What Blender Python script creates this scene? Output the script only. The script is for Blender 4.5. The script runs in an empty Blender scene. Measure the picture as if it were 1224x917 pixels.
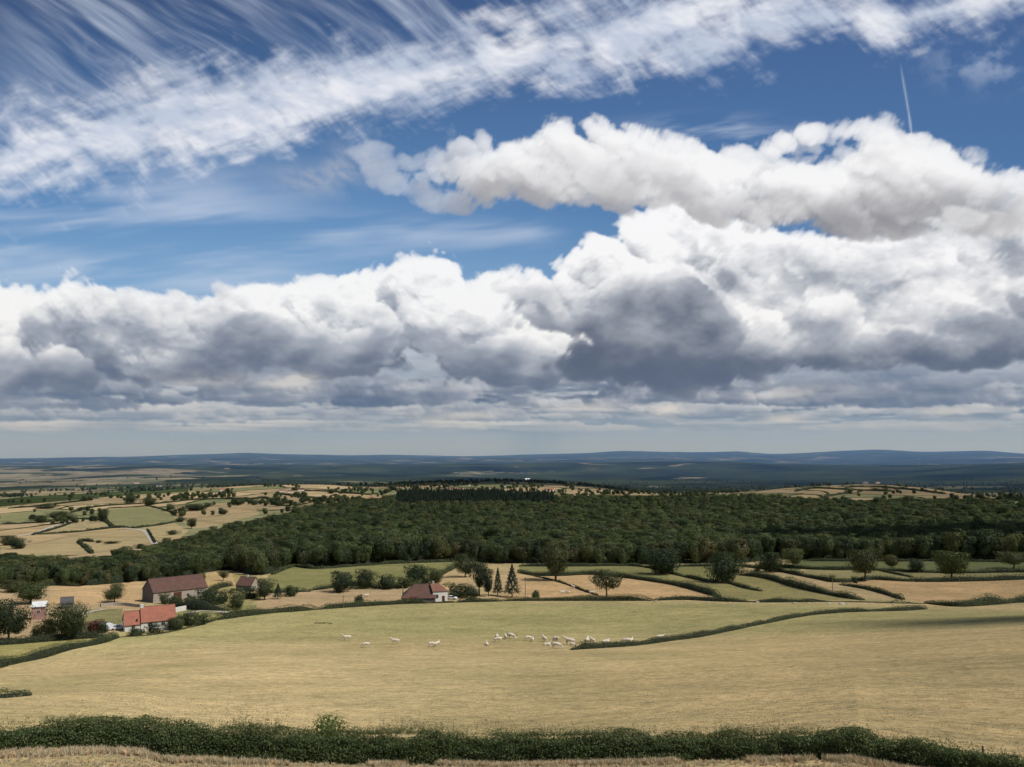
# ---------------------------------------------------------------- sky numerics
import numpy as np, math
F_PX=950.0; PITCH=math.radians(5.25); CX,CY=612.0,458.5
def px_ray(px,py):
    """direction in world space (camera looks along +Y, pitched up)"""
    x=(px-CX)/F_PX; z=(CY-py)/F_PX; y=1.0
    c,s=math.cos(PITCH),math.sin(PITCH)
    Y=y*c-z*s; Z=y*s+z*c
    n=math.sqrt(x*x+Y*Y+Z*Z)
    return x/n,Y/n,Z/n
def px_uv(px,py):
    x,y,z=px_ray(px,py)
    return math.atan2(x,y)*F_PX, math.asin(z)*F_PX
CELL=1.3; U0,U1,V0,V1=-900.,900.,-24.,760.
NX=int((U1-U0)/CELL); NY=int((V1-V0)/CELL)
f4=np.float32
def interp_axis(a,n,scale,off,axis):
    pos=(np.arange(n,dtype=f4)/scale+off)
    i=np.floor(pos).astype(int); t=(pos-i).astype(f4); t=t*t*(3-2*t)
    i=i%a.shape[axis]; j=(i+1)%a.shape[axis]
    sh=[1]*a.ndim; sh[axis]=n; t=t.reshape(sh)
    A=np.take(a,i,axis=axis); B=np.take(a,j,axis=axis)
    return A+(B-A)*t
def vnoise(rng,shape,scales):
    """sheared value noise on a (y, z, x) grid: the shears keep lattice lines out of the picture"""
    ny,nz,nx=shape; sy,sz,sx=scales
    shy=rng.choice([-1,1])*rng.uniform(.45,.8); shz=rng.choice([-1,1])*rng.uniform(.4,.9)
    lz=int(nz/sz)+3; ly=min(int(ny/sy+nz/sy)+4,300); lx=min(int(nx/sx+ny/sx)+4,500)
    a=rng.uniform(-1,1,(ly,lz,lx)).astype(f4)
    a=interp_axis(a,nz,sz,rng.uniform(0,1),1)
    b=np.empty((ny,nz,lx),f4); y=np.arange(ny)
    for k in range(nz):
        pos=y/sy+shz*k/sy+7; i=np.floor(pos).astype(int); t=(pos-i).astype(f4); t=(t*t*(3-2*t))[:,None]
        A=a[i%ly,k]; b[:,k]=A+(a[(i+1)%ly,k]-A)*t
    o=np.empty((ny,nz,nx),f4); x=np.arange(nx)
    for j in range(ny):
        pos=x/sx+shy*j/sx+7; i=np.floor(pos).astype(int); t=(pos-i).astype(f4); t=t*t*(3-2*t)
        A=b[j][:,i%lx]; o[j]=A+(b[j][:,(i+1)%lx]-A)*t
    return o
def fbm(rng,shape,scales,octv,gain=.5,billow=False):
    out=None; amp=1.; tot=0
    for o in range(octv):
        n=vnoise(rng,shape,[max(s/2**o,1.2) for s in scales])
        if billow: n=np.abs(n)*2-.75
        out=n*amp if out is None else out+n*amp
        tot+=amp; amp*=gain
    return out/tot*1.6
def sm(x,a,b):
    t=np.clip((x-a)/(b-a),0,1); return t*t*(3-2*t)
def shift(a,d,ax):
    i=int(math.floor(d)); t=d-i
    b=np.roll(a,i,ax)
    if t<1e-4: return b
    return b*(1-t)+np.roll(a,i+1,ax)*t
SUNL=(0.5,0.78,-0.38)
def volume(seed,box,blobs,nz,amp=.55,scale=46,flat=1.0,k=5.,sigma=.30,octv=5,sig_l=.05,wisp=0.,thr=0.,gain=.6):
    """box: u0,u1,v0,v1 ; returns S (light), A (alpha) on the full canvas"""
    rng=np.random.default_rng(seed)
    x0=int((box[0]-U0)/CELL);x1=int((box[1]-U0)/CELL);y0=int((box[2]-V0)/CELL);y1=int((box[3]-V0)/CELL)
    x0=max(x0,0);x1=min(x1,NX);y0=max(y0,0);y1=min(y1,NY)
    nx,ny=x1-x0,y1-y0
    czc=CELL*1.6; nz=int(nz*1.6/CELL)
    u=(U0+(np.arange(x0,x1)+.5)*CELL).astype(f4); v=(V0+(np.arange(y0,y1)+.5)*CELL).astype(f4)
    z=((np.arange(nz)-nz/2)*czc).astype(f4)
    f=np.full((ny,nz,nx),-1.,f4)
    for (bu,bv,rx,rup,rdn,bz,rz) in blobs:
        m=1.9
        ix=np.where(np.abs(u-bu)<rx*m)[0]; iy=np.where((v-bv<rup*m)&(bv-v<rdn*m))[0]; iz=np.where(np.abs(z-bz)<rz*m)[0]
        if len(ix)==0 or len(iy)==0 or len(iz)==0: continue
        sx=slice(ix[0],ix[-1]+1);sy=slice(iy[0],iy[-1]+1);sz=slice(iz[0],iz[-1]+1)
        dv=v[sy]-bv; dv=np.where(dv>0,dv/rup,dv/rdn)
        d=np.sqrt(((u[sx]-bu)/rx)[None,None,:]**2+(dv**2)[:,None,None]+(((z[sz]-bz)/rz)**2)[None,:,None])
        f[sy,sz,sx]=np.maximum(f[sy,sz,sx],1-d)
    s=scale/CELL
    nse=fbm(rng,(ny,nz,nx),(s/flat,s/1.6,s),octv,gain,True)
    wrp=fbm(rng,(ny,nz,nx),(s*2.2/flat,s*1.4,s*2.2),2,.5)
    dens=np.clip((f*1.6+nse*amp+wrp*amp*.6-thr)*k,0,1)*np.clip((f+.62)*6,0,1)
    del nse,wrp
    if wisp>0: dens*=1
    # light sweep from the top
    lx,lv,lz=SUNL
    T=np.zeros((nz,nx),f4); tau=np.empty_like(dens)
    dx=-lx/lv; dz=-(lz/lv)/1.6
    step=CELL/lv
    for j in range(ny-1,-1,-1):
        T=shift(shift(T,dx,1),dz,0)
        T=T*.999+dens[j]*step*sig_l
        tau[j]=T
        
    # view integration, front to back (front = low z index)
    S=np.zeros((ny,nx),f4); A=np.zeros((ny,nx),f4); Tr=np.ones((ny,nx),f4)
    for kz in range(nz):
        a=1-np.exp(-dens[:,kz]*sigma*czc*.5)
        t=tau[:,kz]
        L=.46*np.exp(-t)+.34*np.exp(-.30*t)+.20*np.exp(-.07*t)
        S+=Tr*a*L; Tr*=1-a
    A=1-Tr
    Sf=np.zeros((NY,NX),f4);Af=np.zeros((NY,NX),f4)
    Sf[y0:y1,x0:x1]=S/np.maximum(A,1e-3); Af[y0:y1,x0:x1]=A
    return Sf,Af
def B(px,py,rx,rup,rdn,bz=0,rz=None):
    u,v=px_uv(px,py); return (u,v,rx,rup,rdn,bz,rz or (rx+rup)/2)
def box_px(a,b,c,d):
    u0,_=px_uv(a,(c+d)/2); u1,_=px_uv(b,(c+d)/2); v1=px_uv(CX,c)[1]; v0=px_uv(CX,d)[1]
    return u0,u1,v0-6,v1+6
def gauss2(px,py,rx,ry):
    u,v=px_uv(px,py)
    return np.exp(-((UU-u)/rx)**2-((VV-v)/ry)**2)
def build_sky():
    global UU,VV
    u=(U0+(np.arange(NX)+.5)*CELL).astype(f4); v=(V0+(np.arange(NY)+.5)*CELL).astype(f4)
    UU,VV=np.meshgrid(u,v)
    # approximate photo pixel coordinates of every canvas cell
    az=UU/F_PX; el=VV/F_PX
    X=np.sin(az)*np.cos(el);Y=np.cos(az)*np.cos(el);Z=np.sin(el)
    c,s=math.cos(PITCH),math.sin(PITCH)
    yy=Y*c+Z*s; zz=-Y*s+Z*c
    PX=CX+F_PX*X/yy; PY=CY-F_PX*zz/yy
    rng=np.random.default_rng(5)
    # clear sky
    def lin(*c): 
        c=np.array(c,f4)/255; return np.where(c<=.04045,c/12.92,((c+.055)/1.055)**2.4).astype(f4)
    def ramp(val,stops):
        xs=[s_[0] for s_ in stops]; cs=[lin(*s_[1]) for s_ in stops]
        return np.stack([np.interp(val,xs,[c_[k] for c_ in cs]) for k in range(3)],-1).astype(f4)
    # by photo row
    left=ramp(PY,[(-200,(36,60,100)),(0,(58,84,126)),(120,(74,108,154)),(250,(100,143,190)),(340,(128,168,208)),(430,(150,178,205)),(500,(152,172,192)),(545,(168,182,196)),(560,(160,175,190))])
    right=ramp(PY,[(-200,(38,64,108)),(0,(68,98,146)),(120,(76,112,160)),(250,(84,124,172)),(340,(110,150,192)),(430,(150,174,198)),(500,(158,172,188)),(545,(172,182,192)),(560,(160,175,190))])
    w=sm(PX,200,1000)[...,None]
    img=left*(1-w)+right*w
    def over(col,a): 
        nonlocal img
        img=img*(1-a[...,None])+col*a[...,None]
    # ---------- cirrus
    def streaks(seed,ang,ls,ws,octv=4):
        r=np.random.default_rng(seed)
        # noise in rotated stretched coordinates, looked up bilinearly
        n=512; out=0; amp=1; tot=0
        ca,sa=math.cos(ang),math.sin(ang)
        for o in range(octv):
            lat=r.uniform(-1,1,(n,n)).astype(f4)
            a=(PX*ca+PY*sa)/(ls/2**o)+200; b=(-PX*sa+PY*ca)/(ws/2**o)+200
            i=np.floor(a).astype(int);j=np.floor(b).astype(int);ta=a-i;tb=b-j
            ta=ta*ta*(3-2*ta);tb=tb*tb*(3-2*tb)
            L=lambda p,q:lat[q%n,p%n]
            v_=(L(i,j)*(1-ta)+L(i+1,j)*ta)*(1-tb)+(L(i,j+1)*(1-ta)+L(i+1,j+1)*ta)*tb
            out=out+v_*amp; tot+=amp; amp*=.62
        return out/tot*1.5
    wq=streaks(91,.3,160,110,3)
    PX0,PY0=PX,PY
    PX=PX0+wq*14; PY=PY0+streaks(92,.2,220,150,2)*8
    cen=np.interp(PX,[-600,-200,0,200,420,620,800,1000,1224,1500],[320,236,186,146,108,68,40,20,-2,-24])
    wid=np.interp(PX,[-600,0,200,420,620,800,1000,1224,1500],[100,82,72,58,62,70,50,36,30])
    d=(PY-cen)/wid
    fine=streaks(11,.75,60,15,5); fib=streaks(12,-.3,90,26,5); puf=streaks(14,0,26,20,5)
    band=sm(-np.abs(d)+.98+.45*fib+.28*fine+.25*puf,-.15,1.05)
    # scalloped streak field above the band
    s1=.75*streaks(21,.60,230,17,5)+.35*streaks(24,.48,120,9,4); s2=.75*streaks(22,.72,190,18,5)+.35*streaks(25,.6,100,9,4); s3=streaks(23,.5,260,90,3)
    st=np.where(PX<430,s1,s2)*0+ s1*(1-sm(PX,250,480))+s2*sm(PX,250,480)
    env=sm(cen-PY,5,55)*sm(PX,-60,110)*(1-sm(PX,620,800))
    up=sm(st*.95+s3*.75+.62,.0,1.6)*env
    # soft veil under the band on the left
    s4=streaks(31,-.08,240,30,4)
    veil=np.exp(-((PY-262)/60)**2)*(1-sm(PX,210,420))*sm(s4+.45,-.2,1.2)*.62
    veil+=np.exp(-((PY-275)/18)**2)*sm(PX,320,420)*(1-sm(PX,620,700))*sm(s4+.35,-.1,1.1)*.45
    veil+=np.exp(-((PY-155)/14)**2-((PX-855)/85)**2)*sm(streaks(33,-.15,90,12,4)+.4,0,1.2)*.5
    veil+=np.exp(-((PY-70)/26)**2-((PX-1190)/70)**2)*sm(puf+.4,0,1.2)*.4
    veil+=np.exp(-((PY-330)/55)**2)*(1-sm(PX,300,700))*sm(s4+.4,-.2,1.2)*.35
    # more cirrus above the photo
    veil+=sm(-PY,20,160)*sm(streaks(35,.35,260,60,5)+.15,0,1.2)*.6
    wh=lin(226,230,240); wh2=lin(205,215,232)
    over(wh2,np.clip(up*.54,0,1))
    over(wh2,np.clip(veil,0,.85))
    sh=sm(streaks(36,.2,60,24,4),-.6,.9)[...,None]
    over(lin(240,241,246)*sh+lin(196,206,224)*(1-sh),np.clip(band*.93,0,1))
    PX,PY=PX0,PY0
    over(lin(186,190,200),np.clip((gauss2(372,216,34,15)+.8*gauss2(405,196,16,20)+.6*gauss2(432,206,30,14))*(.55+.75*streaks(38,.5,46,26,5)),0,1)*.75)
    # contrail
    t=np.clip((PY-72)/(165-72),0,1); cxl=np.interp(PY,[60,75,110,140,165],[1075,1076,1082,1087,1090])
    ct=np.exp(-((PX-cxl)/(1.1+.4*fine))**2)*sm(PY,70,95)*(1-sm(PY,150,172))*(.20+.30*t)
    over(lin(225,232,242),np.clip(ct,0,1))
    # ---------- cumulus volumes
    def rnd_blobs(pts,n,jx,jy,r0,r1,asp=.8,dn=.6,zs=40):
        out=[]
        for _ in range(n):
            q=r.uniform(0,len(pts)-1); i=int(q); f_=q-i
            a,b=pts[i],pts[min(i+1,len(pts)-1)]
            R=r.uniform(r0,r1)
            out.append(B(a[0]+(b[0]-a[0])*f_+r.normal()*jx,a[1]+(b[1]-a[1])*f_+abs(r.normal())*jy,R,R*asp,R*dn,r.normal()*zs,R*1.2))
        return out
    def shade(S,A,dark,mid,white,lo,hi,ext=None,g=1.0):
        t=np.clip((S-lo)/(hi-lo),0,1)**g
        if ext is not None:
            t=t+ext; t=np.where(t<.16,.16*np.exp(np.minimum((t-.16)/.16,0)),t); t=np.clip(t,0,1)
        dark,mid,white=lin(*dark),lin(*mid),lin(*white)
        t=t[...,None]
        c_=np.where(t<.5,dark+(mid-dark)*(t*2),mid+(white-mid)*(t*2-1))
        over(c_,A)
        return t
    r=np.random.default_rng(77)
    # ---------- low layered decks toward the horizon
    for i,(yc,h,seed,dk,wt,dens,amp) in enumerate([(506,13,61,(128,144,162),(180,188,198),.8,1.),(488,16,62,(112,127,147),(184,190,200),.95,1.),(464,22,63,(94,108,130),(180,188,200),1.,1.)]):
        n1=streaks(seed,.02,130,18,5)+.5*streaks(seed+10,0,420,40,3)+.25
        band_=np.exp(-((PY-yc)/h)**2)
        a=sm(band_*1.25+n1*.55,.45,1.05)*dens*sm(band_,.02,.3)
        n1b=np.roll(n1,-3,0)
        lit=np.clip((n1-n1b)*1.6+.30+.40*streaks(seed+20,0,80,18,4),0,1)**1.3
        l=lit[...,None]
        over(lin(*dk)*(1-l)+lin(*wt)*l,np.clip(a,0,1)*np.clip(1-.0*PX,0,1))
    for (seed,y0_,y1_,n,rx0,rx1,ru,dk_,wt_,xa,xb) in ((70,504,516,110,30,90,3.2,(116,132,152),(212,214,216),-450,1750),(71,482,500,150,26,60,6.5,(100,116,138),(202,206,213),-450,1750),(72,452,484,150,34,80,12,(80,95,118),(204,208,216),-450,1750),(73,425,456,60,34,70,16,(84,98,121),(214,217,224),560,1750)):
        bl=[]
        for q in range(n):
            x=r.uniform(xa,xb); y=r.uniform(y0_,y1_); R=r.uniform(rx0,rx1)
            bl.append(B(x,y,R,ru*r.uniform(.6,1.2),ru*.45,r.normal()*20,R*.6))
        S_,A_=volume(seed,(U0,U1,px_uv(CX,540)[1],px_uv(CX,400)[1]),bl,36,amp=.9,scale=20,flat=.42,k=2.6,sigma=.22,sig_l=.10,octv=5,thr=-.05)
        shade(S_,A_,dk_,tuple((a_+b_)//2-8 for a_,b_ in zip(dk_,wt_)),wt_,.08,1.0,streaks(seed,0,140,22,5)*.34-.05,1.)
    und=.5+.5*streaks(85,0,120,30,5)
    over(lin(112,126,148)*(1-und[...,None])+lin(188,196,208)*und[...,None],sm(PY+und*16,392,424)*(1-sm(PY,440,470))*.95)
    # far bank, left and centre (behind)
    top=[(-420,330),(-250,350),(-100,362),(10,356),(60,384),(150,382),(200,346),(260,350),(330,330),(400,334),(470,308),(560,306),(610,330),(650,366),(700,385),(760,420)]
    bl=[B(10,362,42,24,20,10,40)]
    for a,b in zip(top[:-1],top[1:]):
        L=math.hypot(b[0]-a[0],b[1]-a[1]); nseg=max(1,int(L/34))
        for q in range(nseg):
            f_=(q+r.uniform(.2,.8))/nseg; R=r.uniform(30,46)
            bl.append(B(a[0]+(b[0]-a[0])*f_,a[1]+(b[1]-a[1])*f_+R*.80,R,R*.85,R,r.normal()*22,R))
    for q in range(120):
        x=r.uniform(-450,760); y=r.uniform(375,446); R=r.uniform(32,60)
        bl.append(B(x,y,R*1.35,R*.62,R*.42,-20+(430-y)*.5+r.normal()*25,R))
    Sb,Ab=volume(3,(U0,U1*.35,px_uv(CX,548)[1],px_uv(CX,240)[1]),bl,64,amp=.95,scale=52,flat=1.3,k=3.2,sigma=.26,sig_l=.050,octv=7,thr=-.12)
    ext=.10*gauss2(600,380,110,60)+.12*gauss2(330,350,150,26)-.10*gauss2(120,420,200,30)+.06*gauss2(120,390,110,20)-.16*gauss2(110,485,260,26)-.1*gauss2(640,440,130,45)+.1*gauss2(480,330,120,24)+.08*gauss2(300,450,150,20)
    mod=streaks(51,0,120,50,6)*.21+streaks(52,.1,300,60,4)*.12-.05+streaks(56,0,44,24,4)*.16
    shade(Sb,Ab,(90,101,120),(166,173,186),(246,247,249),.12,1.06,ext+mod+.13*sm(-PY,-410,-340)-.26*sm(PY,415,468),.80)
    # big cumulus, right
    bl=[]
    top=[(704,322),(718,284),(742,258),(790,246),(850,256),(900,290),(960,282),(1020,300),(1100,270),(1160,258),(1224,246),(1330,250),(1450,280),(1600,300),(1800,310)]
    for a,b in zip(top[:-1],top[1:]):
        L=math.hypot(b[0]-a[0],b[1]-a[1]); nseg=max(1,int(L/30))
        for q in range(nseg):
            f_=(q+r.uniform(.2,.8))/nseg; R=r.uniform(26,46)
            bl.append(B(a[0]+(b[0]-a[0])*f_,a[1]+(b[1]-a[1])*f_+R*.85,R,R*.9,R,r.normal()*20,R))
    for q in range(95):
        x=r.uniform(690,1850); y=r.uniform(320,436); R=r.uniform(40,74)
        if x<740: y=max(y,372)
        bl.append(B(x,y,R*1.25,R*.75,R*.45,-10+(400-y)*.7+r.normal()*25,R))
    Sc,Ac=volume(8,(px_uv(500,400)[0],U1,px_uv(CX,545)[1],px_uv(CX,180)[1]),bl,68,amp=.95,scale=60,flat=1.2,k=3.2,sigma=.26,sig_l=.040,octv=7,thr=-.12)
    ext=.08*gauss2(860,305,120,42)-.12*gauss2(1000,325,120,30)+.16*gauss2(1010,385,70,50)-.16*gauss2(1130,300,90,40)+.02*gauss2(800,430,160,34)-.06*gauss2(1180,425,110,38)+.12*gauss2(900,420,160,50)-.05*gauss2(730,370,50,60)+.06*gauss2(730,400,80,40)-.14*gauss2(950,440,130,16)-.14*gauss2(1160,430,110,24)+.14*gauss2(960,440,26,14)*0+.10*gauss2(760,280,60,20)-.1*gauss2(1150,300,80,40)
    mod=streaks(53,0,110,60,6)*.20+.07+streaks(54,-.2,320,90,4)*.16-.02+streaks(57,0,50,30,5)*.20
    shade(Sc,Ac,(84,94,112),(166,172,183),(248,248,250),.12,1.08,ext+mod+.13*sm(-PY,-400,-330)-.24*sm(PY,395,448),.80)
    # upper cumulus, warm grey base
    top=[(500,205),(530,178),(560,158),(590,152),(620,168),(650,152),(690,138),(725,146),(760,166),(790,180),(830,182),(880,172),(905,174),(950,148),(990,138),(1040,142),(1075,152),(1110,190),(1150,182),(1190,206),(1240,230)]
    bl=[]
    for a,b in zip(top[:-1],top[1:]):
        L=math.hypot(b[0]-a[0],b[1]-a[1]); nseg=max(1,int(L/18))
        for q in range(nseg):
            f_=(q+r.uniform(.2,.8))/nseg; R=r.uniform(13,28)
            bl.append(B(a[0]+(b[0]-a[0])*f_,a[1]+(b[1]-a[1])*f_+R*.95,R*1.1,R,R,r.normal()*12,R))
    for q in range(110):
        x=r.uniform(560,1190); y=np.interp(x,[560,700,900,1060,1190],[r.uniform(185,222),r.uniform(178,240),r.uniform(205,254),r.uniform(190,262),r.uniform(222,275)]); R=r.uniform(22,44)
        bl.append(B(x,y,R*1.3,R*.7,R*.6,r.normal()*18,R))
    bl+=[B(x,y,26,15,13,0,8) for x,y in ((446,184),(462,200),(475,215),(492,196),(498,224),(516,236),(540,240),(528,206),(1010,262),(1060,268),(1110,266),(1160,262),(1210,262),(1250,250),(975,176),(990,196),(960,192),(1010,184),(940,168),(965,162),(985,168),(1000,160),(955,178),(830,205),(850,212),(900,200))]
    bl+=rnd_blobs([(1400,120),(1500,130),(1650,100)],16,20,20,24,46)
    Sd,Ad=volume(12,(px_uv(280,200)[0],U1,px_uv(CX,370)[1],px_uv(CX,60)[1]),bl,48,amp=.92,scale=46,flat=1.1,k=2.3,sigma=.15,sig_l=.036,octv=7,thr=-.16,gain=.62)
    ext=.10*gauss2(1000,190,150,30)+.06*gauss2(800,205,120,24)-.16*gauss2(1030,262,160,22)-.1*gauss2(820,250,140,16)-.1*gauss2(1180,260,60,30)
    mod=streaks(55,0,90,50,5)*.14
    Ad=Ad*(.50+.50*sm(PX+.4*(PY-180)+30*streaks(58,0,40,30,4),470,610))
    shade(Sd,Ad,(132,132,138),(190,190,193),(246,246,247),.14,.88,ext+mod,.9)
    # bright little sunlit heaps far off
    for (x,y,rx,ry,a) in ((792,492,24,8,.8),(733,487,18,5,.5),(945,500,28,4,.6),(560,497,40,4,.45),(520,502,24,3,.4),(350,455,34,9,.6),(700,487,50,4,.3),(1140,492,30,5,.4),(240,455,40,8,.3),(930,470,70,7,.35),(60,510,60,4,.3),(1010,512,60,3,.3)):
        n=.65+.6*streaks(int(x),0,26,9,3)
        over(lin(228,224,218),np.clip(gauss2(x,y,rx,ry)*1.5*n,0,1)*a)
    # horizon haze and rain shafts
    hz=sm(PY,486,540)
    hc=ramp(PY,[(470,(128,144,164)),(510,(138,154,172)),(535,(156,170,184)),(548,(146,163,182))])
    over(hc,np.clip(hz*(.80+.12*streaks(81,0,500,18,3)),0,1))
    rain=np.exp(-((PX-650-(PY-520)*-.25)/36)**2)*sm(PY,498,520)*.55+np.exp(-((PX-300)/120)**2)*sm(PY,500,525)*.15
    over(lin(120,140,160),np.clip(rain*(.8+.5*streaks(82,1.5,200,20,3)),0,1))
    return img
# ================================================================ scene
import bpy, random
from mathutils import Vector, Matrix
random.seed(4); RG=np.random.default_rng(4)
scene=bpy.context.scene; COL=scene.collection
pi=math.pi; rad=math.radians

# ---------------------------------------------------------------- terrain
ROWS=[
 (42,[-400,0,120,180,200,300,450,612,770,920,1017,1044,1113,1224,1624],[905,894,890,893,902,905,909,911,906,903,900,907,917,937,960]),
 (150,None,[830,815,805,797,792,790,788,784,778,772,765]),
 (205,None,[800,786,778,771,768,768,767,764,759,752,745]),
 (260,None,[775,757,752,747,745,744,743,741,739,736,735]),
 (320,None,[745,733,727,723,720,719,719,720,723,728,731]),
 (400,None,[715,706,703,699,694,693,694,696,700,706,710]),
 (480,None,[700,693,688,683,677,674,675,676,678,680,682]),
 (600,None,[690,682,674,668,662,660,660,661,662,663,664]),
 (700,None,[680,672,663,657,651,650,650,651,652,652,653]),
 (1000,None,[655,645,638,629,624,623,623,624,624,624,624]),
 (1400,None,[628,621,614,606,606,604,604,605,605,604,604]),
 (1800,None,[612,607,600,592,596,593,594,597,594,596,598]),
 (2300,[-400,0,150,300,360,450,520,612,690,770,890,960,1040,1110,1190,1260,1624],[603,598,591,582,581,583,577,576,580,590,590,583,579,583,596,598,598]),
 (3000,None,[596,592,585,582,581,582,589,591,588,592,592]),
 (4500,None,[580,580,575,574,574,575,578,579,579,576,575]),
 (6500,[-400,0,150,300,450,612,770,920,1070,1120,1180,1224,1624],[570,569,565,566,566,567,568,568,567,563,559.5,558.5,560]),
 (9000,[-400,0,150,300,420,520,612,700,770,850,920,1000,1070,1150,1224,1624],[562,561,558,557,554.5,553,553.5,554.5,553.5,553,555.5,557,557,556.5,555,556]),
 (12000,None,[558,558,557,557,557,556,556,557,557,556,556]),
 (16000,None,[555,554,552,550,550,549.5,549,550,549,549,550]),
 (24000,[-400,0,80,150,220,290,330,420,560,640,700,740,800,850,880,920,980,1050,1100,1150,1180,1224,1624],[549,549,547.5,546,543.5,541.5,543.5,545,546,543.5,541.5,539,541.5,540.5,539,542.5,541,538,540.5,539.5,538.5,542,546]),
 (34000,None,[556]*11),
 (60000,None,[554]*11)]
COLS=[-400,0,150,300,450,612,770,920,1070,1224,1624]
AZF=np.radians(np.arange(-62,62.01,.25)); 
def px_az(px,py=680): x,y,z=px_ray(px,py); return math.atan2(x,y)
def t_of(px,py): x,y,z=px_ray(px,py); return z/math.hypot(x,y)
LD=[math.log(r_[0]) for r_ in ROWS]
TAB=[]
for d_,cs_,ps_ in ROWS:
    cs_=cs_ or COLS
    az_=[px_az(c_,min(p_,700)) for c_,p_ in zip(cs_,ps_)]
    fine_=np.interp(AZF,az_,[d_*t_of(c_,p_) for c_,p_ in zip(cs_,ps_)])
    k_=3 if d_==24000 else 9
    if d_!=42:
        pad=np.pad(fine_,k_,mode='edge'); w_=np.hanning(2*k_+3)[1:-1]; w_/=w_.sum(); fine_=np.convolve(pad,w_,'valid')
    TAB.append(fine_)
near=[(2.,-1.8),(8.,-3.6),(16.,-6.4),(28.,-10.8)]
LD=[math.log(a_) for a_,_ in near]+LD
TAB=[np.full(len(AZF),z_) for _,z_ in near]+TAB
TAB=np.array(TAB); LD=np.array(LD)
DD=np.exp(LD)
LF=np.arange(math.log(2.),math.log(60000.),.01)
def pchip(x,Y,xn):
    h=np.diff(x)[:,None]; dl=np.diff(Y,axis=0)/h
    m=np.zeros_like(Y); a,b=dl[:-1],dl[1:]
    h0,h1=h[:-1],h[1:]
    w1=2*h1+h0; w2=h1+2*h0
    with np.errstate(divide='ignore',invalid='ignore'):
        mm=(w1+w2)/(w1/a+w2/b)
    m[1:-1]=np.where(a*b>0,mm,0); m[0]=dl[0]; m[-1]=dl[-1]
    i=np.clip(np.searchsorted(x,xn)-1,0,len(x)-2); hh=(x[i+1]-x[i])[:,None]; t=((xn-x[i])[:,None])/hh
    return Y[i]*(1+2*t)*(1-t)**2+m[i]*hh*t*(1-t)**2+Y[i+1]*t*t*(3-2*t)+m[i+1]*hh*t*t*(t-1)
# interpolate height against plain distance between knots, shaped by pchip in distance
HF=pchip(DD,TAB,np.exp(LF))
_lat=np.random.default_rng(9).uniform(-1,1,(6,256,256))
def n2(x,y,s,k=0):
    a=np.asarray(x)/s+1000.37; b=np.asarray(y)/s+1000.71; i=np.floor(a).astype(int); j=np.floor(b).astype(int); ta=a-i; tb=b-j
    ta=ta*ta*(3-2*ta); tb=tb*tb*(3-2*tb); L=_lat[k%6]
    g=lambda p,q:L[q%256,p%256]
    return (g(i,j)*(1-ta)+g(i+1,j)*ta)*(1-tb)+(g(i,j+1)*(1-ta)+g(i+1,j+1)*ta)*tb
def H(x,y):
    x=np.asarray(x,float); y=np.asarray(y,float)
    d=np.maximum(np.hypot(x,y),2.001); az=np.arctan2(x,y)
    ia=np.clip((az-AZF[0])/(AZF[1]-AZF[0]),0,len(AZF)-1.001); il=np.clip((np.log(d)-LF[0])/.01,0,len(LF)-1.001)
    i=ia.astype(int); j=il.astype(int); a=ia-i; b=il-j
    z=(HF[j,i]*(1-a)+HF[j,i+1]*a)*(1-b)+(HF[j+1,i]*(1-a)+HF[j+1,i+1]*a)*b
    back=sm(np.abs(az),rad(62),rad(120))
    z=z*(1-back)+(-1.8-.02*d*np.minimum(1,3000/d))*back
    a1=sm(d,500,1500)*(1-sm(d,20000,26000))
    z=z+a1*np.minimum(d*.0011,9)*(n2(x,y,420,1)+.5*n2(x,y,170,2))+sm(d,60,160)*(1-sm(d,400,700))*(.5*n2(x,y,38,3))
    z=z+sm(d,3200,5500)*(1-sm(d,16000,22000))*(n2(x,y,1700,4)*26+n2(x,y,700,5)*9)
    z=z+sm(d,16000,21000)*(n2(x,y,2600,2)*34+n2(x,y,1100,3)*12)
    return z
def hz(x,y): return float(H(x,y))
def hit(px,py,dmin=12.,dmax=30000.):
    X,Y,Z=px_ray(px,py); h=math.hypot(X,Y)
    d=np.exp(np.arange(math.log(dmin),math.log(dmax),.002))
    x=X/h*d; y=Y/h*d; g=H(x,y); below=(Z/h*d)<g
    k=int(np.argmax(below)) if below.any() else len(d)-1
    if k>0:
        a0=Z/h*d[k-1]-g[k-1]; a1=Z/h*d[k]-g[k]; t=a0/(a0-a1+1e-9); dd=d[k-1]+(d[k]-d[k-1])*t
    else: dd=d[0]
    xx,yy=X/h*dd,Y/h*dd
    return Vector((xx,yy,hz(xx,yy)))
def proj(x,y,z):
    c,s=math.cos(PITCH),math.sin(PITCH)
    yy=y*c+z*s; zz=-y*s+z*c
    yy=np.maximum(yy,1e-3)
    return CX+F_PX*x/yy, CY-F_PX*zz/yy
def mpp(p): return math.sqrt(p.x**2+p.y**2+p.z**2)/F_PX      # metres covered by one photo pixel

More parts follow.
